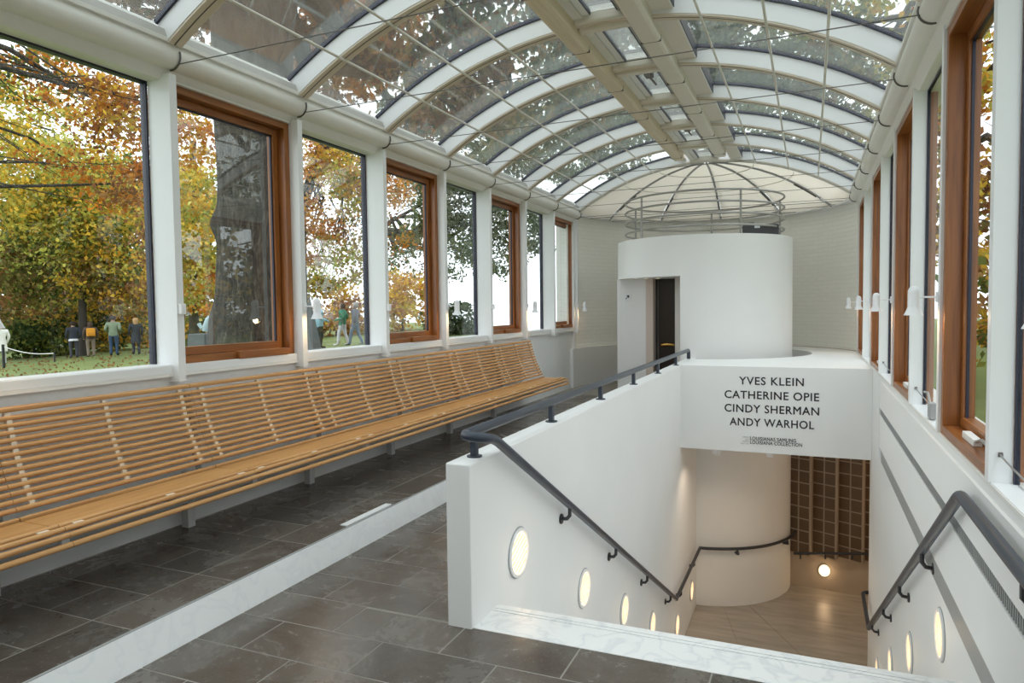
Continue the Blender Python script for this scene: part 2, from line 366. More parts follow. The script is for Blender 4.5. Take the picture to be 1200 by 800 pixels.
# apse wall with brick, ledges
def arcwall(name, mat, r0, r1, z0, z1, a0, a1, n=48, parent=None, c=AC, uv=False):
    me = bpy.data.meshes.new(name); V = []; Fc = []; U = []
    for i in range(n+1):
        a = a0+(a1-a0)*i/n
        for r in (r0, r1):
            for z in (z0, z1): V.append((c[0]+r*math.cos(a), c[1]+r*math.sin(a), z)); U.append((a*r0, z))
    for i in range(n):
        q, w = 4*i, 4*i+4
        Fc += [(q, q+1, w+1, w), (q+2, w+2, w+3, q+3), (q+1, q+3, w+3, w+1), (q, w, w+2, q+2)]
    Fc += [(0, 2, 3, 1), (4*n, 4*n+1, 4*n+3, 4*n+2)]
    me.from_pydata(V, [], Fc); me.update()
    l = me.uv_layers.new(name='uv')
    for lo in me.loops: l.data[lo.index].uv = U[lo.vertex_index]
    return link(name, me, mat, parent, True)
wa = struct(arcwall('wall_far', 'brick', AR+.10, AR+.30, -.3, 3.36, -.05, PI+.05), 'curved white painted brick wall of the apse')
arcwall('ledge', 'plaster', AR-.005, AR+.12, ZU, .86, 86/180*PI, PI+.06, 30, wa)
MB().box(-4.1, XL+.02, 11.97, 12.06, .86, 3.3).build('jamb', 'plaster', wa)
# low balcony slab with lettering, round void for the drum
n = 64; top = []; A0, A1_ = math.radians(-88.2), math.radians(86)
m = MB(); V = []; Fc = []
for i in range(n+1):
    a = A0+(A1_-A0)*i/n; c_, s_ = math.cos(a), math.sin(a)
    r = 9
    if s_ < 0: r = min(r, (9.2-EC[1])/s_)
    if c_ > 0:
        rx = (XR+.0-EC[0])/c_
        if EC[1]+rx*s_ < 12.0: r = min(r, rx)
    # apse arc
    dx, dy = EC[0]-AC[0], EC[1]-AC[1]; bq = c_*dx+s_*dy; cq = dx*dx+dy*dy-(AR+.11)**2; ra = -bq+math.sqrt(bq*bq-cq)
    if EC[1]+ra*s_ > 12.0: r = min(r, ra)
    for rr in (1.68, r):
        for z in (-.25, .835): V.append((EC[0]+rr*c_, EC[1]+rr*s_, z))
# put exact corner
V = [list(p) for p in V]
best = min(range(n+1), key=lambda i: (V[4*i+2][0]-XR)**2+(V[4*i+2][1]-9.2)**2)
for q in (2, 3): V[4*best+q][0] = XR; V[4*best+q][1] = 9.2
for i in range(n):
    q, w = 4*i, 4*i+4
    Fc += [(q, q+1, w+1, w), (q+2, w+2, w+3, q+3), (q+1, q+3, w+3, w+1), (q, w, w+2, q+2)]
Fc += [(0, 2, 3, 1), (4*n, 4*n+1, 4*n+3, 4*n+2)]
bal = struct(m.add(V, Fc).build('wall_balcony', 'plaster', None, bevel=.006), 'white balcony front above the stairwell carrying black lettering')
MB().tube([(AC[0]+(AR+.096)*math.cos(t), AC[1]+(AR+.096)*math.sin(t), .838) for t in [math.radians(q) for q in range(-2, 80, 3)]], .007, 6).build('joint', 'beigewall', bal)
# lettering
font_objs = []
def letters(txt, u0, u1, vbase_u0, vbase_u1, mat, cap, track=1.06, bold=.0):
    cu = bpy.data.curves.new('lettering', 'FONT'); cu.body = txt; cu.align_x = 'LEFT'; cu.extrude = 0; cu.bevel_depth = bold; cu.bevel_resolution = 0; cu.space_character = track; cu.resolution_u = 3
    o = bpy.data.objects.new('lettering', cu); COL.objects.link(o); bpy.context.view_layer.update()
    a, b = on_y(u0, vbase_u0, 9.197), on_y(u1, vbase_u1, 9.197)
    bb = [Vector(q) for q in o.bound_box]; w = max(q.x for q in bb)-min(q.x for q in bb); h = max(q.y for q in bb)-min(q.y for q in bb)
    me = bpy.data.meshes.new_from_object(o.evaluated_get(bpy.context.evaluated_depsgraph_get()))
    x0 = min(q.x for q in bb); y0 = min(q.y for q in bb); sx = (b.x-a.x)/w; sy = cap/h
    for v in me.vertices: v.co = (a.x+(v.co.x-x0)*sx, 9.197+v.co.z*.1, (a.z+b.z)/2+(v.co.y-y0)*sy)
    bpy.data.objects.remove(o); me.materials.clear()
    return link('lettering', me, mat, bal)
letters('YVES KLEIN', 866, 942, 450.5, 452.5, 'ink', .101, 1.1, .014)
letters('CATHERINE OPIE', 849, 960, 466.5, 470, 'ink', .101, 1.08, .014)
letters('CINDY SHERMAN', 849, 960, 482.5, 486.5, 'ink', .101, 1.08, .014)
letters('ANDY WARHOL', 855, 954, 498.5, 502.5, 'ink', .101, 1.08, .014)
letters('LOUISIANAS SAMLING', 879, 933, 515.8, 518, 'ink', .045, 1.05, .014)
letters('LOUISIANA COLLECTION', 879, 940, 520.5, 523, 'ink', .045, 1.05, .014)
letters('V\u00c6RKER', 870, 877.5, 512.6, 512.8, 'inkgrey', .018)
letters('FRA', 873.5, 877.5, 515.6, 515.7, 'inkgrey', .018)
letters('WORKS', 870, 877.5, 517.6, 517.8, 'inkgrey', .018)
letters('FROM THE', 868, 877.5, 520.2, 520.5, 'inkgrey', .018)

# lower room
lc = struct(MB().box(XR, 3.2, 9.2, 13.2, -.25, -.12).build('ceiling', 'warmwhite', None), 'white ceiling of the lower landing')
MB().box(XWI, XR, 12.0, 13.2, -.27, -.25).build('soffit', 'warmwhite', lc)
struct(box('wall_lower_right', 'warmwhite', None, 3.2, 3.3, 8.2, 13.2, ZB-.2, -.12), 'plain wall closing the lower landing')
struct(box('wall_lower_front', 'warmwhite', None, XR+.31, 3.2, 9.25, 9.35, ZB-.2, -.12), 'plain wall beside the lower landing')
tw = struct(MB().prism_z([(-.9, 11.95), (3.2, 11.70), (3.2, 12.0), (-.9, 12.2)], ZB-.2, -.25).build('wall_tiled', 'beigewall', None), 'beige wall with brown tile panels on the lower landing')
tile_me = None
def twall_y(x): return 11.95-(x+.9)*.25/4.1
for pnl in range(-1, 5):
    x0 = .074+.367*pnl; yw = twall_y(x0); ang = math.radians(-28)
    pan = MB().add([(x0-.01, yw+.02, -2.35), (x0-.01, yw-.02, -2.35), (x0+.33, yw-.195, -2.35), (x0+.37, yw+.02, -2.35),
                    (x0-.01, yw+.02, -.25), (x0-.01, yw-.02, -.25), (x0+.33, yw-.195, -.25), (x0+.37, yw+.02, -.25)],
                   [(0, 1, 2, 3), (4, 7, 6, 5), (0, 4, 5, 1), (1, 5, 6, 2), (2, 6, 7, 3), (3, 7, 4, 0)]).build('tile_panel', 'beigewall', tw)
    for cidx in range(2):
        for r in range(11):
            z1 = -2.345+.19*(r+1)
            if z1 > -.22: continue
            a = Vector((x0+.005+cidx*.163, yw-.025-.175/.34*(cidx*.163+.012))); b = a+Vector((.141, -.141*.175/.34))
            nn = Vector((b.y-a.y, -(b.x-a.x))).normalized()*.004
            MB().add([(a.x, a.y, z1-.171), (b.x, b.y, z1-.171), (b.x, b.y, z1), (a.x, a.y, z1), (a.x+nn.x, a.y+nn.y, z1-.171), (b.x+nn.x, b.y+nn.y, z1-.171), (b.x+nn.x, b.y+nn.y, z1), (a.x+nn.x, a.y+nn.y, z1)],
                     [(0, 1, 2, 3), (4, 5, 6, 7), (0, 1, 5, 4), (1, 2, 6, 5), (2, 3, 7, 6), (3, 0, 4, 7)]).build('tile', 'browntile', pan)
# back wall of the hall, behind the viewer
struct(MB().box(-4.1, 1.0, Y0-.2, Y0, -.1, 4.2).build('wall_back', 'plaster', None), 'plain white wall at the near end of the hall')

# ------------------------------------------------------------------ window bays
PIN, POUT = {-1: .07, 1: .012}, {-1: .13, 1: .075}
GW = {-1: .05, 1: .02}
def bay(side, k, num):
    s = -1 if side == 'left' else 1
    X = XL if s < 0 else XR; zs = ZLS if s < 0 else ZRS
    ya, yb = YK(k)+.022, YK(k+1)-.035
    gd = POUT[s]
    is_wood = k % 2 == 0
    nth = {-4: 0, -3: 0, -2: 0, -1: 1, 0: 1, 1: 2, 2: 2, 3: 3, 4: 3, 5: 4, 6: 4}[k]
    w = struct(empty('window_%d' % num), ('red-brown wooden framed' if is_wood else 'fixed white framed')+' window in the '+side+' wall, bay %d from the camera end' % (k+5))
    def bx(name, mat, d0, d1, y0, y1, z0, z1, bevel=0, parent=w):
        xs = sorted((X+s*d0, X+s*d1)); return box(name, mat, parent, xs[0], xs[1], y0, y1, z0, z1, bevel=bevel)
    if is_wood:
        fw = .055; fa, fb, fz0, fz1 = ya+.0, yb, zs, ZT
        for nm, y0, y1, z0, z1, mt in (('frame_jamb', fa, fa+fw, fz0, fz1, 'wframe'), ('frame_jamb', fb-fw, fb, fz0, fz1, 'wframe'), ('frame_head', fa+fw, fb-fw, fz1-.05, fz1, 'wframe_y'), ('frame_sill', fa+fw, fb-fw, fz0, fz0+.05, 'wframe_y')):
            bx(nm, mt, .02 if s < 0 else .005, .18 if s < 0 else .15, y0, y1, z0, z1, .003)
        sa, sb, sz0, sz1 = fa+fw+.004, fb-fw-.004, fz0+.054, fz1-.054; sw = .055
        sash = empty('sash'); sash.parent = w
        for y0, y1, z0, z1, mt in ((sa, sa+sw, sz0, sz1, 'wframe'), (sb-sw, sb, sz0, sz1, 'wframe'), (sa+sw, sb-sw, sz1-sw, sz1, 'wframe_y'), (sa+sw, sb-sw, sz0, sz0+sw, 'wframe_y')):
            bx('sash_rail', mt, .09, .15, y0, y1, z0, z1, .003, sash)
        g0, g1, h0, h1 = sa+sw, sb-sw, sz0+sw, sz1-sw
        for y0, y1, z0, z1 in ((g0, g0+.012, h0, h1), (g1-.012, g1, h0, h1), (g0, g1, h1-.012, h1)): bx('gasket', 'gasket', .104, .118, y0, y1, z0, z1, 0, sash)
        bx('pane', 'glass', .118, .13, g0, g1, h0, h1, 0, sash)
        ymid = (ya+yb)/2
        if s < 0: bx('latch_bar', 'wframe_y', -.015, .09, ymid-.05, yb-.12, zs+.0, zs+.055, .003)
        else:
            hb = bx('handle_box', 'greige', .035, .075, ymid-.10, ymid+.16, zs+.05, zs+.085, .004)
            MB().tube([(X+.05, ymid-.10, zs+.075), (X+.05, ymid-.2, zs+.10), (X+.06, ymid-.3, zs+.09)], .008, 8).build('handle_arm', 'chrome', w, True)
        # white packing around the wooden frame
        bx('liner', 'greige', -.004, .01, ya-.002, yb+.002, ZT, ZT+.012)
    else:
        bx('frame_sill', 'white', .0, gd+.02, ya, yb, zs-.01, zs+.004, .002)
        for y0, y1, z0, z1 in ((ya, ya+.014, zs+.004, ZT), (yb-.016, yb, zs+.004, ZT), (ya+.014, yb-.016, ZT-.012, ZT)): bx('gasket', 'gasket', gd, gd+GW[s], y0, y1, z0, z1)
        bx('pane', 'glass', gd+.006, gd+.018, ya+.014, yb-.016, zs+.004, ZT-.012)
num = 1
for side in ('left', 'right'):
    for k in range(KMIN, KMAX):
        bay(side, k, num); num += 1
n_tr = 4
for s, X, zs in ((-1, XL, ZLS), (1, XR, ZRS)):
    for k in range(KMIN, KMAX+1):
        y = YK(k); xs = sorted((X-s*PIN[s], X+s*POUT[s]))
        p = struct(MB().box(xs[0], xs[1], y-.035, y+.022, zs-.11 if s < 0 else zs, ZT+.03).build('trim_%d' % n_tr, 'white', None, bevel=.003), 'white window post, %s wall, post %d from the camera end' % ('left' if s < 0 else 'right', k+5)); n_tr += 1
    # eaves beam with rounded gutter nose
    pr = [(.22, ZT), (.02, ZT), (-.01, ZT+.03), (-.03, ZT+.06)]+[(-.055-.075*math.sin(t), 3.255-.075*math.cos(t)) for t in [math.radians(q) for q in range(0, 130, 13)]]+[(-.115, 3.315), (-.135, 3.318), (-.135, 3.345), (-.03, 3.355), (.0, 3.47), (.22, 3.47)]
    e = struct(MB().extrude_y([(X+s*a, z) for a, z in pr], Y0, Y1+.02).build('trim_%d' % n_tr, 'greige', None, True), 'white eaves beam with rounded gutter along the %s wall' % ('left' if s < 0 else 'right')); n_tr += 1
    MB().box(*sorted((X-s*.132, X-s*.108)), Y0, Y1, 3.318, 3.338).build('gutter_lip', 'steelgrey', e)
    MB().extrude_y([(X+s*a, z) for a, z in ((-.134, 3.345), (-.112, 3.40), (.02, 3.45), (.02, 3.35), (-.03, 3.35))], Y0, Y1).build('eaves_channel', 'channel', e)
    for k in range(KMIN, KMAX+1):
        y = YK(k)
        MB().tube([(X-s*(.058+.080*math.sin(t)), y, 3.255-.080*math.cos(t)) for t in [math.radians(q) for q in range(-10, 125, 15)]], .006, 6).build('clip', 'cable', e, True)
        MB().tube([(X-s*.005, y, 3.205), (X-s*.05, y, 3.20)], [.014, .010], 8).build('hook', 'cable', e, True)

# ------------------------------------------------------------------ vaulted glass ceiling
ce = struct(empty('ceiling'), 'barrel vaulted glass roof with white ribs')
HA = math.asin(2.17/VR)
def arc_strip(name, mat, y0, y1, r0, r1, a0, a1, n, parent):
    V = []; Fc = []
    for i in range(n+1):
        a = a0+(a1-a0)*i/n
        for r in (r0, r1):
            for y in (y0, y1): V.append((XC+r*math.sin(a), y, VZ+r*math.cos(a)))
    for i in range(n):
        q, w = 4*i, 4*i+4
        Fc += [(q, q+1, w+1, w), (q+2, w+2, w+3, q+3), (q+1, q+3, w+3, w+1), (q, w, w+2, q+2)]
    Fc += [(0, 2, 3, 1), (4*n, 4*n+1, 4*n+3, 4*n+2)]
    return MB().add(V, Fc).build(name, mat, parent, True)
aL, aR = math.asin(-.30/VR), math.asin(.57/VR)
for k in range(KMIN, KMAX+1):
    y = YK(k)-.06
    rb = arc_strip('rib', 'white', y-.035, y+.035, VR, VR+.165, -HA, HA, 40, ce)
    arc_strip('gasket', 'gasket', y-.052, y-.035, VR+.135, VR+.165, -HA, HA, 40, rb)
    arc_strip('edge_trim', 'tanpaint', y-.030, y+.075, VR-.014, VR, -HA, HA, 40, rb)
    arc_strip('edge_line', 'cable', y+.012, y+.020, VR-.016, VR-.010, -HA, HA, 40, rb)
    if k < KMAX:
        arc_strip('pane', 'roofglass', y+.035, y+1.235-.05, VR+.14, VR+.152, -HA-.03, aL, 16, ce)
        arc_strip('pane', 'roofglass', y+.035, y+1.235-.05, VR+.14, VR+.152, aR, HA+.03, 14, ce)
        MB().box(-1.21, -1.03, y+.035, y+1.235-.035, 3.99, 4.13).build('ridge_board', 'beampaint', ce)
        MB().box(-1.035, -1.02, y+.05, y+1.235-.06, 3.985, 4.12).build('pane_edge', 'white', ce)
        MB().box(-1.02, -1.012, y+.05, y+1.235-.06, 3.985, 4.12).build('gasket', 'gasket', ce)
        MB().box(-2.0, -1.90, y+.035, y+1.235-.035, 4.02, 4.16).build('ridge_board', 'beampaint', ce)
        # ridge skylight
        sk = empty('skylight'); sk.parent = ce
        ya, yb = y+.11, y+1.235-.11
        MB().box(-1.84, -1.375, ya-.10, ya-.005, 3.945, 4.06).box(-1.84, -1.375, yb+.0, yb+.05, 3.96, 4.06).build('cross_member', 'beampaint', sk, bevel=.02)
        MB().box(-1.84, -1.76, ya, yb, 4.0, 4.06).build('side_board', 'greige', sk)
        MB().box(-1.76, -1.70, ya, yb, 4.02, 4.05).build('frame', 'white', sk, bevel=.004)
        MB().box(-1.70, -1.69, ya, yb, 4.02, 4.06).build('gasket', 'gasket', sk)
        MB().box(-1.69, -1.47, ya, yb, 4.035, 4.047).build('pane', 'milky', sk)
        MB().box(-1.47, -1.455, ya, yb, 4.02, 4.06).build('gasket', 'gasket', sk)
        MB().box(-1.455, -1.375, ya, yb, 4.015, 4.05).build('side_strip', 'steelgrey', sk)
        if k % 2 == 1: MB().box(-1.60, -1.52, ya+.15, ya+.28, 3.99, 4.03).tube([(-1.56, ya+.25, 4.0), (-1.56, ya+.6, 4.02)], .012, 8).build('opener_motor', 'cable', sk)
for x0, x1, mt in ((-2.0, -1.84, 'tan'), (-1.375, -1.20, 'beampaint')):
    bmn = MB().box(x0, x1, Y0, 11.35, 3.89, 4.04).build('ridge_beam', mt, ce, bevel=.03)
    for k in range(KMIN, KMAX): MB().box(x0-.002, x1+.002, YK(k)+.30, YK(k)+.306, 3.888, 3.95).build('joint', 'cable', bmn)
for ratio in (-1.723, -1.363, -1.085, -.355, -.15, .054):
    z = 3.7
    for _ in range(30):
        x = ratio*(z-1.6); z = .5*z+.5*(VZ+math.sqrt((VR-.035)**2-(x-XC)**2))
    MB().tube([(x, Y0, z), (x, 11.98, z)], .011, 8).build('blind_rod', 'rod', ce, True)
    for k in range(KMIN, KMAX+1): MB().tube([(x, YK(k)-.06, z), (x+(x-XC)*.012, YK(k)-.06, z+.04)], .006, 6).build('rod_holder', 'rod', ce)
for k in range(KMIN, KMAX+1):
    MB().tube([(XL+.02, YK(k), 3.205), (XR-.02, YK(k), 3.235)], .0036, 6).build('tie_cable', 'cable', ce, True)
# apse half dome
dm = struct(empty('ceiling'), 'half dome of cream fabric panels over the apse')
def dz(r, R=VR-.012): return VZ+math.sqrt(R*R-r*r)+.006
for i in range(6):
    a0, a1 = math.radians(30*i+.6), math.radians(30*i+29.4); V = []; Fc = []; nr, na = 8, 6
    for p_ in range(nr+1):
        r = .16+(2.24-.16)*p_/nr
        for q in range(na+1):
            # straight between bars: panels are taut fabric
            A = Vector((r*math.cos(a0), r*math.sin(a0))); B = Vector((r*math.cos(a1), r*math.sin(a1))); c2 = A.lerp(B, q/na)
            V.append((AC[0]+c2.x, AC[1]-.0+c2.y, dz(r)))
    for p_ in range(nr):
        for q in range(na): t = p_*(na+1)+q; Fc.append((t, t+1, t+na+2, t+na+1))
    o = MB().add(V, Fc).build('fabric_panel', 'blind', dm, True); sd = o.modifiers.new('thick', 'SOLIDIFY'); sd.thickness = .006; sd.offset = 1
for i in range(7):
    a = math.radians(30*i); pts = [(AC[0]+r*math.cos(a), AC[1]+r*math.sin(a), dz(r)-.012) for r in [.1+2.13*q/10 for q in range(11)]]
    MB().tube(pts, .018, 6).build('radial_bar', 'steelgrey', dm, True)
    if 0 < i < 6:
        MB().tube([(AC[0]+r*math.cos(a), AC[1]+r*math.sin(a), dz(r)-.035) for r in (1.55, 1.75, 1.95)], .016, 6).build('bar_dark_tube', 'cable', dm)  # dark tube under the outer part of each bar
        MB().tube([(AC[0]+r*math.cos(a), AC[1]+r*math.sin(a), dz(r)-.03) for r in (2.02, 2.10)], .022, 8).build('clamp', 'opal', dm)
arcwall('ring_beam', 'plaster', AR-.06, AR+.2, 3.26, 3.36, -.02, PI+.02, 40, dm)
for rr, dd in ((2.2, .02), (1.35, .06), (.75, .05)):
    MB().tube([(AC[0]+rr*math.cos(t), AC[1]+rr*math.sin(t), dz(rr)-dd) for t in [math.radians(q) for q in range(0, 181, 6)]], .008, 6).build('wire_ring', 'rod', dm, True)
    for k in range(1): pass
arc_strip('end_rib', 'white', 11.98, 12.03, VR-.01, VR+.05, -HA, HA, 40, dm)
MB().tube([(XC+(VR-.02)*math.sin(-HA+2*HA*i/40), 11.985, VZ+(VR-.02)*math.cos(-HA+2*HA*i/40)) for i in range(41)], .012, 6).build('end_tube', 'rod', dm, True)
for yy, x0, x1 in ((12.6, -3.76, .56), (13.2, -3.5, .3), (13.7, -3.1, -.1)):
    MB().tube([(x0, yy, 3.24), (x1, yy, 3.27)], .005, 6).build('tie_cable', 'cable', dm)

# ------------------------------------------------------------------ lift drum
el = tag(empty('lift_drum', loc=(EC[0], EC[1], 0)), 'white cylindrical lift shaft with a dark door in a recess', 'lift')
def drum(name, mat, r0, r1, z0, z1, a0, a1, n=64):
    o = arcwall(name, mat, r0, r1, z0, z1, a0, a1, n, None, (0, 0)); o.parent = el; return o
D2 = math.radians
aj = math.atan2(10.587-EC[1], -1.777-EC[0])           # right jamb of the recess
drum('shell_upper', 'plaster', ER-.12, ER, 2.05, 2.655, 0, 2*PI, 96)
drum('shell_lower', 'plaster', ER-.12, ER, ZB+.002, ZU-.08, 0, 2*PI, 96)
drum('shell_body', 'plaster', ER-.12, ER, ZU-.08, 2.05, aj, D2(170))
lid = MB().lathe([(0, 2.60), (ER-.05, 2.60), (ER-.05, 2.58), (0, 2.58)], (0, 0, 0), 48).build('lid', 'plaster', el)
MB().lathe([(0, 2.052), (ER-.1, 2.052), (ER-.1, 2.07), (0, 2.07)], (0, 0, 0), 48).build('recess_soffit', 'plaster', el)
MB().lathe([(0, ZU), (ER-.01, ZU), (ER-.01, ZU-.02), (0, ZU-.02)], (0, 0, 0), 48).build('recess_floor', 'grout', el)
def elbox(name, mat, u0, u1, y, d, z0, z1, bevel=0):
    x0, x1 = on_y(u0, 400, y).x, on_y(u1, 400, y).x
    return MB().box(x0-EC[0], x1-EC[0], y-EC[1], y+d-EC[1], z0, z1).build(name, mat, el, bevel=bevel)
elbox('recess_wall', 'plaster', 723.5, 758, 11.45, .06, ZU, 2.055)
elbox('jamb', 'jamb', 757, 765.5, 11.40, .30, ZU, 2.055, .003)
dr = elbox('door', 'doordark', 765, 795, 11.62, .04, ZU, 2.055)
elbox('door_edge', 'black', 765, 770, 11.60, .03, ZU, 2.05)
elbox('door_stile', 'cable', 770.5, 772, 11.60, .03, ZU, 2.05)
elbox('jamb', 'warmwhite', 791, 800, 11.0, .65, ZU, 2.055)
h0 = on_y(775, 404, 11.56); h1 = on_y(790, 404, 11.56)
MB().tube([(h0.x-EC[0], 11.56-EC[1], h0.z), ((h0.x+h1.x)/2-EC[0], 11.53-EC[1], h0.z+.01), (h1.x-EC[0], 11.56-EC[1], h1.z)], [.022, .03, .02], 10).build('door_handle', 'brass', dr, True)
for u, y in ((745, 11.1), (757, 11.25), (771, 11.3)):
    q = on_y(u, 328, y)
    MB().lathe([(.0, 2.049), (.03, 2.049), (.034, 2.053), (.0, 2.053)], (q.x-EC[0], y-EC[1], 0), 16).build('downlight', 'lens', el)
# call panel sign on the recess wall
q = on_y(735.5, 348, 11.445); sg = MB().box(q.x-.055-EC[0], q.x+.055-EC[0], 11.437-EC[1], 11.45-EC[1], q.z-.055, q.z+.055).build('sign_plate', 'opal', el, bevel=.002)
t = MB(); c0 = (q.x-EC[0], 11.436-EC[1], q.z)
ap = [(-.036, -.028), (-.028, -.036), (.012, .004), (.012, -.014), (.026, -.014), (.030, .030), (-.014, .026), (-.014, .012), (.004, .012)]
t.add([(c0[0]+x, c0[1], c0[2]+z) for x, z in ap]+[(c0[0]+x, c0[1]-.001, c0[2]+z) for x, z in ap], [(i, (i+1) % 9, 9+(i+1) % 9, 9+i) for i in range(9)]+[tuple(range(9)), tuple(range(9, 18))[::-1]])
t.build('pictogram', 'ink', el)
# ring railing on the drum
rr_ = tag(empty('ring_railing', loc=(EC[0], EC[1], 2.6)), 'round guard railing of five grey rings on the white drum', 'railing')
for z in (3.318, 3.148, 2.975, 2.80, 2.655):
    MB().tube([(1.26*math.cos(a), 1.26*math.sin(a), z-2.6) for a in [2*PI*i/72 for i in range(73)]], .016, 8, False).build('ring', 'chrome', rr_, True)
for u, side in ((752, -1), (745, 1), (868, -1), (834, 1), (914, 1)):
    d = P(u, 260, 1)-EYE; aa = d.x**2+d.y**2; bb = -2*(d.x*EC[0]+d.y*EC[1]); cc = EC[0]**2+EC[1]**2-1.26**2; D = max(0, bb*bb-4*aa*cc); t = (-bb+side*math.sqrt(D))/2/aa
    MB().tube([(d.x*t-EC[0], d.y*t-EC[1], -.0), (d.x*t-EC[0], d.y*t-EC[1], .73)], .016, 8).build('post', 'chrome', rr_, True)
q = on_y(892, 270, 11.6); zt = on_y(900, 263.5, 11.6).z-2.602
eq = tag(empty('equipment_box', loc=(q.x, 11.6, 2.602)), 'dark grey equipment box standing on top of the lift drum', 'box')
MB().box(-.27, .26, -.12, .12, 0, zt).build('body', 'equip', eq, bevel=.01)
MB().box(-.26, -.10, -.10, .10, zt, zt+.045).build('lid', 'cable', eq, bevel=.005)
MB().box(-.09, -.01, -.126, -.12, zt-.05, zt-.008).build('label_plate', 'opal', eq)
# ------------------------------------------------------------------ bench
be = tag(empty('slatted_bench', loc=(-3.5, 5, ZU)), 'long pale oak slatted bench below the left windows', 'bench')
bo = Vector((-3.5, 5, ZU))
def bpart(mb, name, mat, smooth=False, bevel=0):
    mb.v = [(x-bo.x, y-bo.y, z-bo.z-(.022 if z > .2 else 0)) for x, y, z in mb.v]; return mb.build(name, mat, be, smooth, bevel)
back = []
for i in range(13):
    t = i/12; back.append((-3.775+.165*t+.02*math.sin(t*PI)*-1, 1.088-.435*t))
seat = [(-3.297, .606, .0135), (-3.252, .598, .0135), (-3.215, .575, .0135)]
slat_cache = {}
KB0, KB1 = -2, 5
SPC = MB()
for k in range(KB0, KB1):
    ya, yb = YK(k)+.0015, YK(k+1)-.0015
    for (x, z) in back: bpart(MB().tube([(x, ya, z), (x, yb, z)], .0138, 10), 'back_slat', 'oak', True)
    bpart(MB().box(-3.835, -3.775, ya, yb, 1.118, 1.143), 'top_rail', 'oak', bevel=.008)
    for j, (x0, x1, z) in enumerate(((-3.595, -3.570, .618), (-3.560, -3.325, .603))): bpart(MB().box(x0, x1, ya, yb, z-.022, z), 'seat_board', 'oak', bevel=.006)
    for x, z, r in seat: bpart(MB().tube([(x, ya, z), (x, yb, z)], r, 10), 'seat_slat', 'oak', True)
    bpart(MB().tube([(-3.198, ya, .532), (-3.198, yb, .532)], .0145, 10), 'seat_slat', 'oak', True)
    for yy in (YK(k)+.085, YK(k)+.62, YK(k+1)-.085):
        m = SPC
        for (x0, z0), (x1, z1) in zip([(-3.795, 1.122)]+back[:-1], back):
            xm, zm = (x0+x1)/2, (z0+z1)/2; m.box(xm-.012, xm+.012, yy-.013, yy+.013, zm-.009, zm+.009)
        for x0, z0 in ((-3.27, .602), ): m.box(x0-.012, x0+.012, yy-.025, yy+.025, z0-.012, z0+.008)
    for yy in (YK(k), ):
        m = MB().box(-3.86, -3.80, yy-.03, yy+.03, ZU, .50).box(-3.86, -3.24, yy-.02, yy+.02, .50, .56)
        m.extrude_y([(-3.80, 1.09), (-3.86, 1.10), (-3.72, .52), (-3.66, .52)], yy-.015, yy+.015)
        bpart(m, 'support', 'palegrey', bevel=.003)
tag(bpart(SPC, 'spacers', 'spacer'), kind='stuff')
bpart(MB().box(-3.885, -3.84, YK(KB0), YK(KB1), .30, .42), 'back_rail', 'steelgrey')
bpart(MB().box(-3.30, -3.26, YK(KB0), YK(KB1)-.02, .535, .572), 'front_rail', 'steelgrey')

# ------------------------------------------------------------------ handrails
hr = tag(empty('handrail', loc=(-1.6, 3.2, .83)), 'slate-blue steel handrail on the balustrade wall descending along the stair', 'handrail')
ho = Vector((-1.6, 3.2, .83))
def hpart(mb, name, mat, root, o, smooth=True, bevel=0):
    mb.v = [(x-o.x, y-o.y, z-o.z) for x, y, z in mb.v]; return mb.build(name, mat, root, smooth, bevel)
def smoothpath(pts, r=.09, n=5):
    pts = [Vector(p) for p in pts]; out = [pts[0]]
    for i in range(1, len(pts)-1):
        a, b, c = pts[i-1], pts[i], pts[i+1]; ra = min(r, (a-b).length*.49, (c-b).length*.49); p0 = b+(a-b).normalized()*ra; p2 = b+(c-b).normalized()*ra
        for q in range(n+1): t = q/n; out.append(p0*(1-t)**2+b*2*t*(1-t)+p2*t*t)
    out.append(pts[-1]); return out
hpart(MB().tube(smoothpath([(-1.6, 10.25, .84), (-1.6, 10.25, .965), (-1.6, 3.10, .965), (-1.475, 3.09, .962), (-1.475, 3.22, .935), (-1.475, 8.5, -1.98)], .06), .026, 12), 'top_rail', 'rail', hr, ho)
a0 = math.atan2(10.50-EC[1], -1.475-EC[0]); RC = 1.46
cyl_pts = [(EC[0]+RC*math.cos(a), EC[1]+RC*math.sin(a), -2.0) for a in np.linspace(math.radians(-83), math.radians(8), 24)]
hpart(MB().tube(smoothpath([(-1.475, 8.5, -1.98), (-1.475, 10.53, -2.0)], .01)+[Vector(p) for p in cyl_pts], .022, 10), 'lower_rail', 'railflat', hr, ho)
for y in (3.24, 4.42, 5.63, 6.82, 8.03, 9.2):
    p = hpart(MB().box(-1.615, -1.585, y-.022, y+.022, .835, .95), 'post', 'rail', hr, ho, False, .004)
    q = MB().lathe([(0, .829), (.04, .829), (.04, .838), (0, .838)], (-1.6, y, 0), 16); hpart(q, 'base_plate', 'rail', p, ho)
def bracket(x_rail, x_wall, y, z, root, o):
    s = 1 if x_wall > x_rail else -1
    hpart(MB().tube([(x_rail, y, z-.02), (x_rail, y, z-.07), (x_rail+s*.02, y, z-.095), (x_wall, y, z-.10)], .013, 8).disc_x(x_wall-s*.012, x_wall, y, z-.10, .034, 14), 'bracket', 'railflat', root, o)
for y in (4.42, 5.63, 6.85, 8.12): bracket(-1.475, XWI, y, .935-.552*(y-3.22), hr, ho)
for y in (8.85, 9.95): bracket(-1.475, XWI, y, -1.99, hr, ho)
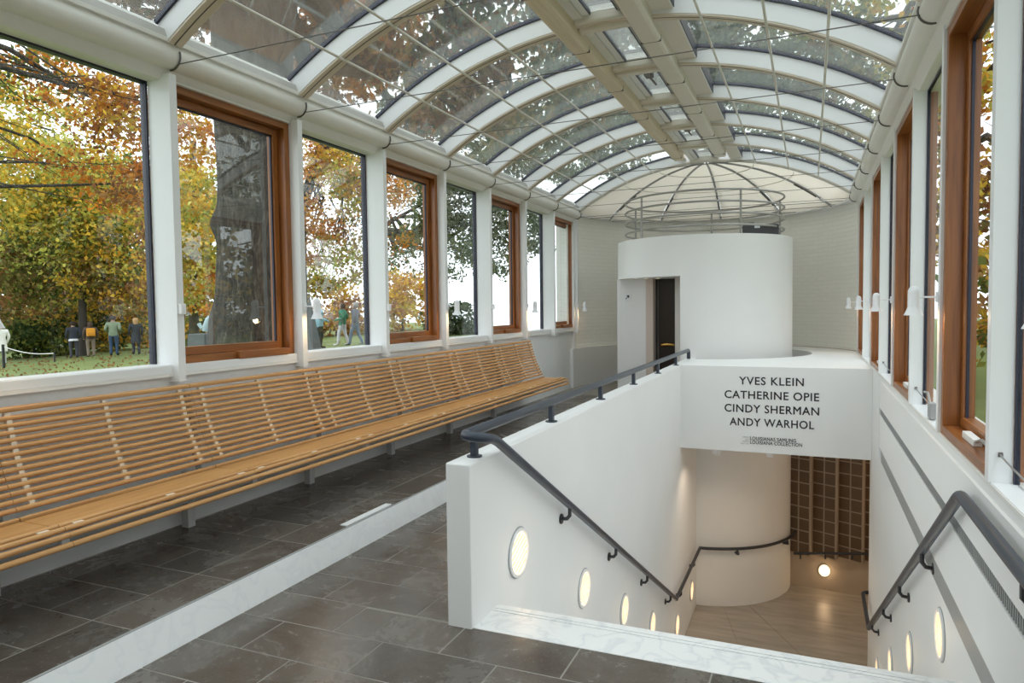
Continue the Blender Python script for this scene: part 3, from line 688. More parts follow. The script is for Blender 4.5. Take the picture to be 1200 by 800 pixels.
for a in (-62, -22):
    c_, s_ = math.cos(D2(a)), math.sin(D2(a))
    hpart(MB().tube([(EC[0]+RC*c_, EC[1]+RC*s_, -2.02), (EC[0]+RC*c_, EC[1]+RC*s_, -2.07), (EC[0]+ER*c_, EC[1]+ER*s_, -2.08)], [.012, .03, .02], 8), 'bracket', 'railflat', hr, ho)
h2 = tag(empty('handrail', loc=(.62, 3.6, 0)), 'dark steel handrail fixed to the right wall beside the stair', 'handrail'); h2o = Vector((.62, 3.6, 0))
hpart(MB().tube(smoothpath([(.625, .2, .745), (.625, 3.62, .745), (.625, 8.45, -1.96)], .06), .026, 12), 'top_rail', 'rail', h2, h2o)
hpart(MB().tube(smoothpath([(.625, 8.45, -1.96), (.625, 9.40, -1.93), (.86, 9.52, -1.93)], .05), .022, 10), 'lower_rail', 'railflat', h2, h2o)
for y in (4.70, 5.76, 6.9, 8.02): bracket(.625, XR, y, .735-.556*(y-3.62), h2, h2o)
for y in (1.2, 2.6): bracket(.625, XR, y, .745, h2, h2o)
h3 = tag(empty('handrail', loc=(.3, 11.5, -2.3)), 'black straight handrail in front of the brown tile wall', 'handrail'); h3o = Vector((.3, 11.5, -2.3))
p0, p1 = on_y(930, 648, 11.52), on_y(1080, 649, 11.42)
hpart(MB().tube([p0, p1], .02, 10), 'rail_bar', 'railflat', h3, h3o)
for x in (-.1, .25, .62): hpart(MB().tube([(x, 11.48, p0.z-.02+.13*(x-p0.x)), (x, 11.48, p0.z-.07+.13*(x-p0.x)), (x, 11.86, p0.z-.07+.13*(x-p0.x))], .013, 8), 'bracket', 'railflat', h3, h3o)

# ------------------------------------------------------------------ round stair lights
ords = ['first', 'second', 'third', 'fourth', 'fifth', 'sixth']
def round_light(x, s, y, z, label, group, watts=.5):       # s: direction into the room
    r = tag(empty('stair_light', loc=(x, y, z)), label, 'light', group)
    ri = MB().lathe([(.118, -.002), (.142, -.002), (.142, .012), (.128, .016), (.118, .010), (.118, -.002)], (0, 0, 0), 32)
    ri.v = [(s*c, a, b) for a, b, c in ri.v]; ri.build('rim', 'white', r, True)
    ro = MB().lathe([(.141, -.001), (.147, -.001), (.147, .004), (.141, .004)], (0, 0, 0), 32); ro.v = [(s*c, a, b) for a, b, c in ro.v]; ro.build('shadow_ring', 'steelgrey', r, True)  # dark ring drawn as the shadow line around the white rim
    le = MB().disc_x(s*.001, s*.006, 0, 0, .118, 32).build('lens', 'lens', r)
    for i in range(-3, 4):
        zz = i*.031; w = math.sqrt(max(0, .108**2-zz*zz))
        lv = MB().box(*sorted((s*.006, s*.012)), -w, w, zz-.007, zz+.007); ct, st_ = math.cos(.4), math.sin(.4)
        lv.v = [(x, y*ct-z*st_, y*st_+z*ct) for x, y, z in lv.v]; lv.build('louvre', 'louver', le)
    lamp_light('glow', (s*.05, 0, 0), watts, (1, .72, .42), .08, r)
    return r
for i, (y, z) in enumerate(((3.67, .19), (4.93, -.50), (6.15, -1.165), (7.38, -1.83), (8.905, -2.49), (10.10, -2.495))):
    round_light(XWI, 1, y, z, 'round lit stair light low on the balustrade wall, %s going down' % ords[i], 'round stair lights')
for i, (y, z) in enumerate(((4.45, -.25), (5.66, -.92), (6.88, -1.60), (8.1, -2.27))):
    round_light(XR, -1, y, z, 'round lit stair light low on the right wall, %s going down' % ords[i], 'round stair lights')
q = on_y(966, 668, twall_y(.25))
rl = round_light(0, -1, 0, 0, 'round lit wall light below the brown tile panels', 'round stair lights', 1.5)
rl.location = (q.x, twall_y(q.x)-.002, q.z); rl.rotation_euler = (0, 0, math.radians(90+3)); rl.scale = (1, .62, .72)
# lower landing ceiling spots
for i, (u, v) in enumerate(((836, 529), (901, 532))):
    q = on_z(u, v, -.25)
    s = tag(empty('ceiling_spot', loc=(q.x, q.y+.3, -.25)), ('left' if i == 0 else 'right')+'hand white cylindrical spotlight under the balcony slab', 'spotlight', 'balcony spotlights')
    MB().lathe([(0, 0), (.05, 0), (.055, -.02), (.055, -.09), (.045, -.09), (.045, -.06), (0, -.06)], (0, 0, 0), 18).build('can', 'opal', s, True)
    MB().lathe([(0, -.062), (.043, -.062), (.0, -.066)], (0, 0, 0), 14).build('bulb', 'bulb', s)
    lamp_light('beam', (0, 0, -.12), 11, (1, .80, .60), .05, s, 2.4)
lr = lamp_light('lower_room_fill', (2.3, 10.6, -.6), 22, (1, .78, .56), .15)  # unseen fill lamp brightening the lower landing from round the corner
fx = tag(empty('fill_globe', loc=(2.3, 10.6, -.25)), 'unseen opal globe for the fill light of the lower landing, round the corner', 'lamp')
MB().lathe([(0, -.20), (.09, -.17), (.12, -.10), (.09, -.03), (.04, 0), (0, 0)], (0, 0, 0), 18).build('globe', 'opal', fx, True)
lr.parent = fx; lr.location = (0, 0, -.3)

# ------------------------------------------------------------------ bell lamps on the posts
def bell(X, s, y, label):
    o = tag(empty('wall_lamp', loc=(X, y, 1.635)), label, 'lamp', 'white bell lamps on the window posts')
    MB().tube([(0, 0, 0), (s*.11, 0, 0)], .0055, 8).build('arm', 'opal', o, True)
    MB().box(*sorted((0, s*.014)), -.015, .015, -.03, .03).build('mount', 'opal', o, bevel=.003)
    c = (s*.125, 0, 0)
    sh = MB().lathe([(0, .064), (.012, .063), (.022, .055), (.029, .04), (.030, .035), (.030, -.055), (.032, -.062), (.046, -.094), (.051, -.104), (.046, -.103), (.028, -.06), (.0, -.05)], c, 24).build('shade', 'opal', o, True)
    MB().lathe([(0, -.055), (.016, -.06), (.02, -.078), (.012, -.092), (0, -.096)], c, 12).build('bulb', 'bulb', sh, True)
    lamp_light('glow', (c[0], 0, -.118), 1.1, (1, .66, .34), .02, o)
nm = {-1: 'nearest', 1: 'second', 3: 'third', 5: 'fourth', 7: 'farthest'}
for k in (-1, 1, 3, 5, 7):
    bell(XR-.012, -1, YK(k)-.006, '%s white bell lamp on the right wall posts' % nm[k])
    bell(XL+.07, 1, YK(k)-.006, '%s white bell lamp on the left wall posts' % nm[k])
for k, nmk in ((0, 'near'), (2, 'middle'), (4, 'far')):
    so = tag(empty('post_socket', loc=(XL+.07, YK(k)-.006, 1.62)), '%s small white box on a left window post' % nmk, 'socket', 'small boxes on left posts')
    MB().box(0, .03, -.02, .02, -.035, .035).build('housing', 'opal', so, bevel=.005); MB().box(.03, .033, -.012, .012, -.02, .02).build('cover', 'white', so)
# cable stays on the right posts
for k, nmk in ((0, 'nearest'), (2, 'second'), (4, 'third')):
    o = tag(empty('cable_stay', loc=(XR-.012, YK(k)-.036, ZRS+.12)), '%s thin steel cable stay hooked to a right window post' % nmk, 'cable', 'cable stays')
    MB().disc_x(.035, .05, 0, 0, .010, 12).build('eyelet', 'cable', o); MB().tube([(.04, -.006, 0), (.05, -.1, -.02), (.07, -.35, -.055)], .004, 6).build('wire', 'chrome', o, True)
o = tag(empty('window_opener', loc=(XR+.02, YK(1)+.45, ZRS)), 'small grey window opener box on the right sill', 'window opener')
MB().box(-.01, .03, -.05, .05, .01, .11).build('housing', 'steelgrey', o, bevel=.006); MB().tube([(.0, 0, .1), (.0, .12, .16), (.0, .25, .15)], .008, 8).build('arm', 'chrome', o, True)
#OUTSIDE
# ------------------------------------------------------------------ outside: ground, sea
def gz(x, y):
    z = .044*x+.0491*y-.176
    ys = 26+14*min(1, max(0, (-x-14)/9))
    if y > ys: z -= .30*(y-ys)
    if x > 0: z -= .044*x
    if x > -5: z = min(z, -.05) if y < 16 else z
    return z
V = []; Fc = []; gx = sorted([x for x in range(-84, 50, 2) if x not in (-4,)]+[-4.12, 1.02]); gy = sorted([y for y in range(-30, 64, 2)]+[Y0-.25, 14.3])
for x in gx:
    for y in gy: V.append((x, y, gz(x, y)))
for i in range(len(gx)-1):
    for j in range(len(gy)-1):
        if -4.12 <= gx[i] < 1.02 and Y0-.25 <= gy[j] < 14.3: continue
        t = i*len(gy)+j; Fc.append((t, t+len(gy), t+len(gy)+1, t+1))
struct(MB().add(V, Fc).build('ground', 'grass', None, True), 'green lawn strewn with fallen leaves outside the windows')
struct(MB().box(-2500, 2500, 40, 3500, -14.2, -14).build('sea', 'sea', None), 'pale grey sea on the horizon')

PAL = dict(orange=[(.55, .20, .03), (.50, .26, .05), (.36, .13, .03), (.60, .30, .06)], yellow=[(.62, .42, .06), (.55, .36, .05), (.48, .40, .08), (.60, .34, .05)],
           ygreen=[(.40, .39, .08), (.32, .35, .08), (.50, .46, .12), (.24, .27, .06)], green=[(.10, .14, .035), (.14, .18, .05), (.07, .10, .03), (.2, .21, .05)],
           dark=[(.04, .065, .025), (.06, .085, .03), (.03, .05, .02), (.09, .11, .04)], brown=[(.30, .15, .06), (.24, .11, .05), (.38, .21, .09), (.18, .09, .04)],
           pink=[(.50, .30, .19), (.45, .24, .12), (.56, .36, .18), (.40, .30, .12)], greygreen=[(.13, .17, .10), (.17, .20, .12), (.10, .13, .07), (.22, .24, .14)],
           olive=[(.22, .19, .07), (.17, .16, .06), (.28, .22, .08), (.26, .16, .06)])
def leaves_mesh(name, pts, size, cols, parent):
    n = len(pts)
    a = rng.normal(size=(n, 3)); a /= np.linalg.norm(a, axis=1)[:, None]
    b = rng.normal(size=(n, 3)); b -= (b*a).sum(1)[:, None]*a; b /= np.linalg.norm(b, axis=1)[:, None]
    s = size[:, None]*rng.uniform(.7, 1.3, (n, 1)); L, Wd = a*s, b*s*.62
    v = np.empty((n, 4, 3)); v[:, 0] = pts-L; v[:, 1] = pts+Wd-.15*L; v[:, 2] = pts+L; v[:, 3] = pts-Wd-.15*L
    me = bpy.data.meshes.new(name); me.vertices.add(4*n); me.vertices.foreach_set('co', v.ravel())
    me.loops.add(4*n); me.loops.foreach_set('vertex_index', np.arange(4*n, dtype=np.int32))
    me.polygons.add(n); me.polygons.foreach_set('loop_start', np.arange(0, 4*n, 4, dtype=np.int32)); me.polygons.foreach_set('loop_total', np.full(n, 4, dtype=np.int32))
    at = me.attributes.new('leafcol', 'FLOAT_COLOR', 'FACE'); c = np.ones((n, 4)); c[:, :3] = cols; at.data.foreach_set('color', c.ravel())
    me.update(); me.validate()
    return tag(link(name, me, 'leaf', parent), kind='stuff')
def foliage(parent, specs, name='foliage'):
    """specs: (u, v, half-width px, half-height px, depth, half-depth m, leaf count, leaf size m, palette names)"""
    PT = []; SZ = []; CL = []; cen = []
    for spec in specs:
        if spec[0] == 'w':
            _, c, (a, dd, b), n, sz, pals = spec; c = Vector(c); cen.append(c)
        else:
            (u, v, du, dv, d, dd, n, sz, pals) = spec
            c = P(u, v, d); cen.append(c); a, b = du*d/F, dv*d/F
        nc = max(6, n//55)
        q = rng.normal(size=(nc, 3)); q /= np.linalg.norm(q, axis=1)[:, None]; q *= rng.uniform(0, 1, (nc, 1))**(1/2.6)
        cl = np.array(c)+q[:, :1]*a*np.array(RIGHT)+q[:, 1:2]*b*np.array((0, 0, 1))+q[:, 2:]*dd*np.array((FWD.x, FWD.y, 0))
        idx = rng.integers(0, nc, n); R = max(.22, .16*(a+b)/2)
        p = cl[idx]+rng.normal(size=(n, 3))*np.array((R, R, R*.55))
        pal = np.array(sum((PAL[k] for k in pals), [])); pc = rng.integers(0, len(pal), nc)
        pick = np.where(rng.uniform(size=n) < .6, pc[idx], rng.integers(0, len(pal), n))
        cc = pal[pick]*rng.uniform(.85, 1.5, (n, 1))
        PT.append(p); SZ.append(np.full(n, sz)); CL.append(cc)
    p = np.concatenate(PT); s = np.concatenate(SZ); c = np.concatenate(CL)
    inside = (p[:, 0] > -4.6) & (p[:, 0] < 1.5) & (p[:, 1] < 15.2) & (p[:, 2] < 4.75)
    inside |= (p[:, 2] < (.044*p[:, 0]+.0491*p[:, 1]-.6)) & (p[:, 1] < 26)
    k = ~inside
    leaves_mesh(name, p[k], s[k], np.clip(c[k], 0, 1), parent)
    return cen
def wig(p0, p1, amp, n=7):
    p0, p1 = Vector(p0), Vector(p1); out = []
    for i in range(n+1):
        t = i/n; o = Vector(rng.normal(size=3))*amp*math.sin(PI*t); out.append(p0.lerp(p1, t)+o)
    return out
def limb_ok(p): return not (-4.5 < p.x < 1.4 and p.y < 15 and p.z < 4.6)
def bark_trunk(path, radii, base, lumps, na=48, sub=9):
    path = [Vector(p) for p in path]; V = []; Fc = []; rows = 0; ph = rng.uniform(0, 6.28, 12)
    for i in range(len(path)-1):
        for j in range(sub+(1 if i == len(path)-2 else 0)):
            t = j/sub; c = path[i].lerp(path[i+1], t); r = radii[i]*(1-t)+radii[i+1]*t; h = c.z
            for k in range(na):
                w = 2*PI*k/na; q = r*(1+.035*math.sin(5*w+ph[0]+.8*h)+.02*math.sin(11*w+ph[1]+1.7*h)+.012*math.sin(23*w+ph[2]-2.1*h)+.02*math.sin(3.1*h+2*w))
                q += .10*max(0, 1.2-h)*max(0, math.sin(4*w+ph[3]))
                for (lw, lz, la, ls, lh) in lumps:
                    dw = (w-lw+PI) % (2*PI)-PI; q += la*math.exp(-(dw/ls)**2-((h-lz)/lh)**2)
                V.append((c.x+q*math.cos(w)-base.x, c.y+q*math.sin(w)-base.y, h-base.z))
            rows += 1
    for i in range(rows-1):
        for k in range(na): Fc.append((i*na+k, i*na+(k+1) % na, (i+1)*na+(k+1) % na, (i+1)*na+k))
    return MB().add(V, Fc)
def tree(name, label, trunk, radii, specs, bark='bark', group=None, twigs=3, limbs=True, trunkn=14, lumps=None):
    base = Vector(trunk[0]); r = tag(empty(name, loc=base), label, 'tree' if 'shrub' not in name else 'shrub', group)
    off = lambda pts: [tuple(Vector(p)-base) for p in pts]
    (bark_trunk(trunk, radii, base, lumps) if lumps is not None else MB().tube(off(trunk), radii, trunkn)).build('trunk', bark, r, True)
    fo = foliage(r, specs); f_o = [c for c in r.children if c.name.startswith('foliage')][0]
    f_o.data.transform(Matrix.Translation(-base))
    if limbs:
        m = MB()
        for (sp, c) in zip(specs, fo):
            t = Vector(trunk[-1]) if len(trunk) < 4 else Vector(trunk[-2])
            src = min([Vector(q) for q in trunk[len(trunk)//2:]], key=lambda q: (q-c).length)
            pts = wig(src, c, .06*(c-src).length)
            if all(limb_ok(q) for q in pts): m.tube(off(pts), [max(.02, radii[-1]*.7*(1-i/8)) for i in range(8)], 7)
            if sp[0] == 'w': a, ddp, b = sp[2]
            else: d = sp[4]; a, b, ddp = sp[2]*d/F, sp[3]*d/F, sp[5]
            for _ in range(twigs):
                e = c+RIGHT*rng.uniform(-1, 1)*a*.9+Vector((0, 0, 1))*rng.uniform(-1, 1)*b*.9+Vector((FWD.x, FWD.y, 0))*rng.uniform(-1, 1)*ddp*.6
                pts = wig(pts[4] if len(pts) > 4 else c, e, .07*(e-c).length, 5) if True else None
                if all(limb_ok(q) for q in pts): m.tube(off(pts), [max(.006, .022*(1-i/6.5)) for i in range(6)], 5)
                pts = wig(src, c, .06*(c-src).length)
        if m.v: tag(m.build('branches', bark, r, True), kind='stuff')
    return r
def ground_at(u, d, v=400):
    q = P(u, v, d); return Vector((q.x, q.y, gz(q.x, q.y)-.05))
# the big beech close to the left windows, its crown reaching over the roof
b0 = ground_at(297, 9.0)
bx_, by_ = b0.x, b0.y
tr = tree('beech_tree', 'huge grey beech trunk close outside the second left window, crown over roof',
     [(bx_-.03, by_, b0.z-.3), (bx_-.05, by_, .35), (bx_-.04, by_, 1.0), (bx_+.0, by_, 1.7), (bx_-.02, by_, 2.5), (bx_+.0, by_, 3.1), (bx_+.03, by_, 3.6), (bx_+.10, by_, 4.4), (bx_+.14, by_+.05, 6.0), (bx_+.3, by_+.2, 7.6), (bx_+.5, by_+.5, 9.5)],
     [.95, .68, .54, .43, .38, .39, .40, .47, .52, .48, .30],
     [(120, -60, 130, 90, 10, 1.6, 2600, .07, ['brown', 'olive']), (210, 30, 60, 60, 11, 1.0, 900, .07, ['brown', 'pink']), (420, 30, 90, 60, 11.5, 1.2, 2600, .08, ['brown', 'orange', 'olive']), (400, 80, 60, 30, 13, 1.2, 1000, .08, ['brown', 'pink']),
      (530, 100, 90, 55, 13.5, 1.5, 2600, .08, ['olive', 'brown', 'pink']), (560, -20, 110, 80, 12, 1.5, 3400, .08, ['olive', 'greygreen', 'brown']), (630, 140, 80, 45, 17, 2, 2600, .09, ['olive', 'greygreen']),
      (680, 30, 80, 80, 14, 1.5, 3200, .08, ['greygreen', 'olive']), (700, 110, 70, 50, 18, 2, 2200, .09, ['greygreen', 'green']), (480, 150, 40, 20, 16, 1.5, 600, .09, ['brown', 'greygreen']), (330, -150, 200, 90, 11, 2, 2500, .08, ['brown', 'olive'])], twigs=4, lumps=[(math.atan2(-RIGHT.y, -RIGHT.x) % (2*PI), 2.72, .10, .55, .16), (math.atan2(RIGHT.y, RIGHT.x), 3.75, .12, .5, .3), (math.atan2(-RIGHT.y, -RIGHT.x) % (2*PI), 1.5, .06, .5, .25)])
# maples and other trees of the park
q = ground_at(60, 16)
tree('maple_tree', 'orange maple whose branches hang across the top of the first left window', [(-19.0, 5.5, -1.2), (-18.8, 5.6, 2), (-18.2, 6.0, 5), (-17.5, 6.6, 8)], [.35, .3, .25, .16],
     [(60, 95, 50, 32, 15, 1.2, 900, .06, ['orange', 'green']), (135, 125, 60, 50, 15, 1.2, 2600, .06, ['orange', 'brown', 'yellow']), (140, 215, 48, 45, 15.5, 1.2, 1000, .06, ['orange', 'brown']), (75, 185, 60, 35, 15.5, 1.0, 700, .06, ['orange', 'ygreen']),
      (225, 150, 32, 60, 15, 1.0, 1300, .06, ['orange', 'yellow']), (20, 10, 90, 50, 15, 1.5, 1300, .07, ['orange', 'brown'])], twigs=4)
q = ground_at(97, 34)
tree('lime_tree', 'yellow-green broad tree standing beyond the people on the lawn', [q, q+Vector((.1, 0, 3)), q+Vector((0, .2, 6)), q+Vector((-.2, .3, 10))], [.2, .17, .14, .10],
     [(50, 215, 70, 70, 33, 3, 8500, .11, ['ygreen', 'yellow']), (125, 250, 75, 80, 34, 3, 8000, .11, ['ygreen', 'yellow', 'green']), (60, 300, 75, 60, 34, 3, 5600, .11, ['ygreen', 'green', 'olive']), (140, 330, 60, 50, 34, 2.5, 3600, .11, ['olive', 'yellow', 'brown']), (20, 130, 60, 45, 33, 3, 2600, .11, ['ygreen', 'yellow']), (10, 330, 50, 50, 33, 3, 3200, .11, ['green', 'olive', 'brown'])], 'barkdark', twigs=5)
for i, (u, lab) in enumerate(((20, 'dark tree of the wood far behind the lawn, farthest left'), (110, 'olive tree of the wood far behind the people'), (205, 'brown-green tree of the wood far behind the beech trunk'))):
    q = ground_at(u, 48)
    tree('woodland_tree', lab, [q, q+Vector((0, 0, 6)), q+Vector((.3, 0, 11))], [.3, .24, .14], [(u, 330, 62, 60, 47, 2, 5500, .17, ['green', 'olive', 'dark']), (u, 250, 58, 60, 48, 2, 4200, .17, ['green', 'olive', 'ygreen']), (u, 388, 62, 20, 46, 1.5, 2600, .17, ['dark', 'green'])], 'barkdark', 'woodland trees', twigs=3)
q = ground_at(228, 30)
tree('birch_tree', 'yellow leaved tree filling the gap left of the beech trunk', [q, q+Vector((0, 0, 4)), q+Vector((.3, 0, 9))], [.22, .18, .12],
     [(228, 250, 30, 80, 29, 2, 4600, .10, ['yellow', 'ygreen']), (230, 340, 32, 40, 30, 2, 2400, .10, ['yellow', 'ygreen', 'orange']), (200, 290, 30, 70, 31, 2, 2400, .10, ['yellow', 'brown'])], 'barkdark')
tree('maple_tree', 'sparse orange and pink tree seen in the third left window', [tuple(ground_at(352, 20)), tuple(P(352, 250, 20)), tuple(P(380, 160, 20)), tuple(P(400, 60, 20))], [.2, .16, .12, .08],
     [(375, 190, 40, 40, 20, 1.6, 2300, .058, ['pink', 'orange', 'yellow']), (410, 215, 35, 50, 20, 1.6, 2300, .058, ['pink', 'yellow', 'ygreen']), (365, 270, 35, 40, 20, 1.5, 1800, .058, ['pink', 'orange']), (410, 300, 30, 30, 20, 1.5, 1200, .058, ['ygreen', 'pink']), (455, 215, 30, 40, 20, 1.5, 1300, .058, ['pink', 'orange']), (450, 280, 30, 40, 21, 1.5, 900, .058, ['orange', 'brown', 'green']), (375, 330, 30, 20, 22, 1, 1200, .06, ['brown', 'yellow', 'ygreen'])], 'barkdark', twigs=6)
for lab, sp in (('dark green rounded shrub at the left edge of the lawn', [(40, 398, 52, 26, 36, 1.5, 2600, .12, ['dark', 'green'])]),
                ('golden low shrub behind the four people', [(120, 385, 70, 32, 37, 1.5, 3300, .12, ['yellow', 'olive', 'dark'])]),
                ('brown and yellow thicket below the first window trees', [(90, 350, 110, 30, 38, 1.5, 3000, .12, ['olive', 'yellow', 'brown'])]),
                ('russet shrub row behind the walkers', [(395, 375, 48, 42, 36, 1.5, 3200, .11, ['pink', 'brown', 'yellow'])]),
                ('bright yellow shrub in the fourth left window', [(472, 355, 34, 44, 36, 1.5, 3200, .11, ['yellow', 'yellow', 'pink'])]),
                ('dark evergreen shrub low in the fifth left window', [(535, 382, 34, 28, 30, 1.2, 2600, .10, ['dark', 'dark', 'greygreen'])]),
                ('olive shrub beside the beech roots', [(215, 392, 40, 22, 33, 1.2, 1300, .12, ['green', 'olive', 'yellow'])])):
    u, v, du, dv, d = sp[0][:5]; g0 = ground_at(u, d); c = P(u, v, d)
    tree('shrub', lab, [g0, g0.lerp(c, .4), g0.lerp(c, .8)], [.08, .06, .04], sp, 'barkdark', 'park shrubs', twigs=6)
q = ground_at(600, 26)
tree('beech_tree', 'grey-green beech with drooping branches in the far left windows', [tuple(ground_at(443, 32)), tuple(ground_at(443, 32)+Vector((0, 0, 5))), tuple(ground_at(450, 32)+Vector((0, 0, 9)))], [.35, .3, .2],
     [(500, 230, 34, 40, 24, 1.6, 1900, .065, ['greygreen', 'green']), (490, 290, 26, 30, 24, 1.4, 800, .065, ['greygreen', 'olive']), (540, 235, 38, 45, 24, 1.6, 3200, .065, ['greygreen', 'dark']), (545, 300, 30, 30, 24, 1.4, 1500, .065, ['greygreen', 'green']), (585, 240, 34, 45, 25, 1.6, 2700, .065, ['greygreen', 'dark']), (590, 300, 26, 24, 25, 1.2, 1100, .065, ['greygreen', 'green']), (628, 265, 28, 40, 26, 1.4, 2000, .065, ['greygreen', 'dark']),
      (600, 175, 60, 28, 24, 2, 2600, .08, ['greygreen', 'olive']), (690, 185, 70, 28, 25, 2, 3000, .08, ['greygreen', 'green']), (740, 140, 60, 35, 24, 2, 2600, .08, ['greygreen', 'green'])], 'barkdark', twigs=6)
tree('oak_tree', 'tall green tree whose crown shows through the roof beyond the ridge', [(6.5, 22, -.8), (6.4, 22, 5), (5.8, 21, 10)], [.4, .34, .25],
     [(790, 60, 70, 60, 17, 2, 3400, .085, ['greygreen', 'dark']), (880, 70, 70, 50, 18, 2, 3600, .085, ['greygreen', 'green']), (960, 90, 60, 60, 18, 2, 2800, .085, ['greygreen', 'olive']), (830, -60, 110, 70, 14, 2, 3400, .08, ['greygreen', 'green', 'ygreen']), (980, -30, 90, 60, 14, 2, 2400, .08, ['ygreen', 'green', 'yellow']), (870, 150, 90, 40, 22, 2, 2800, .09, ['greygreen', 'green']), (970, 170, 60, 35, 22, 2, 1600, .09, ['greygreen', 'olive'])], twigs=4)
tree('maple_tree', 'yellow leaved tree close outside the right windows', [(5.2, 9.5, -.3), (5.3, 9.6, 3), (5.0, 9.8, 6)], [.25, .22, .16],
     [(1130, 250, 60, 120, 14, 1.5, 2200, .09, ['yellow', 'olive', 'brown']), (1130, 60, 70, 90, 14, 1.5, 2200, .09, ['yellow', 'ygreen', 'orange']), (1190, 350, 60, 90, 11, 1.2, 1300, .09, ['yellow', 'brown', 'green']), (1070, 120, 50, 80, 17, 1.5, 1200, .09, ['ygreen', 'yellow'])], twigs=4)
for i, (x, y, lab) in enumerate(((10.5, -3, 'unseen dense green screening tree right of the hall, behind the camera'), (11.5, 4, 'unseen dense olive screening tree right of the hall, beside the near windows'), (11, 12, 'unseen dense green screening tree right of the hall, beside the balcony'), (12.5, 20, 'unseen dense green screening tree right of the hall, beyond the apse'))):  # out-of-view trees added to darken window reflections and light from the right
    tree('screen_tree', lab, [(x, y, -.4), (x, y, 3), (x+.2, y, 6)], [.3, .26, .18], [('w', (x, y, 5.6), (3.2, 3.2, 1.8), 3000, .13, ['green', 'olive', 'greygreen']), ('w', (x-.6, y, 2.0), (3.2, 3.4, 2.2), 4200, .13, ['green', 'olive', 'yellow'])], 'barkdark', 'added screening trees right of the hall', twigs=3)
# fallen leaves on the lawn
n = 500; uu = rng.uniform(-10, 200, n); dd = rng.uniform(20, 36, n); pts = []
for a, d in zip(uu, dd):
    q = P(a, 400, d); pts.append((q.x, q.y, gz(q.x, q.y)+.03))
o = leaves_mesh('fallen_leaves', np.array(pts), np.full(n, .06), np.array(PAL['brown'])[rng.integers(0, 4, n)], None)
tag(o, 'brown fallen leaves scattered on the lawn', 'leaves')

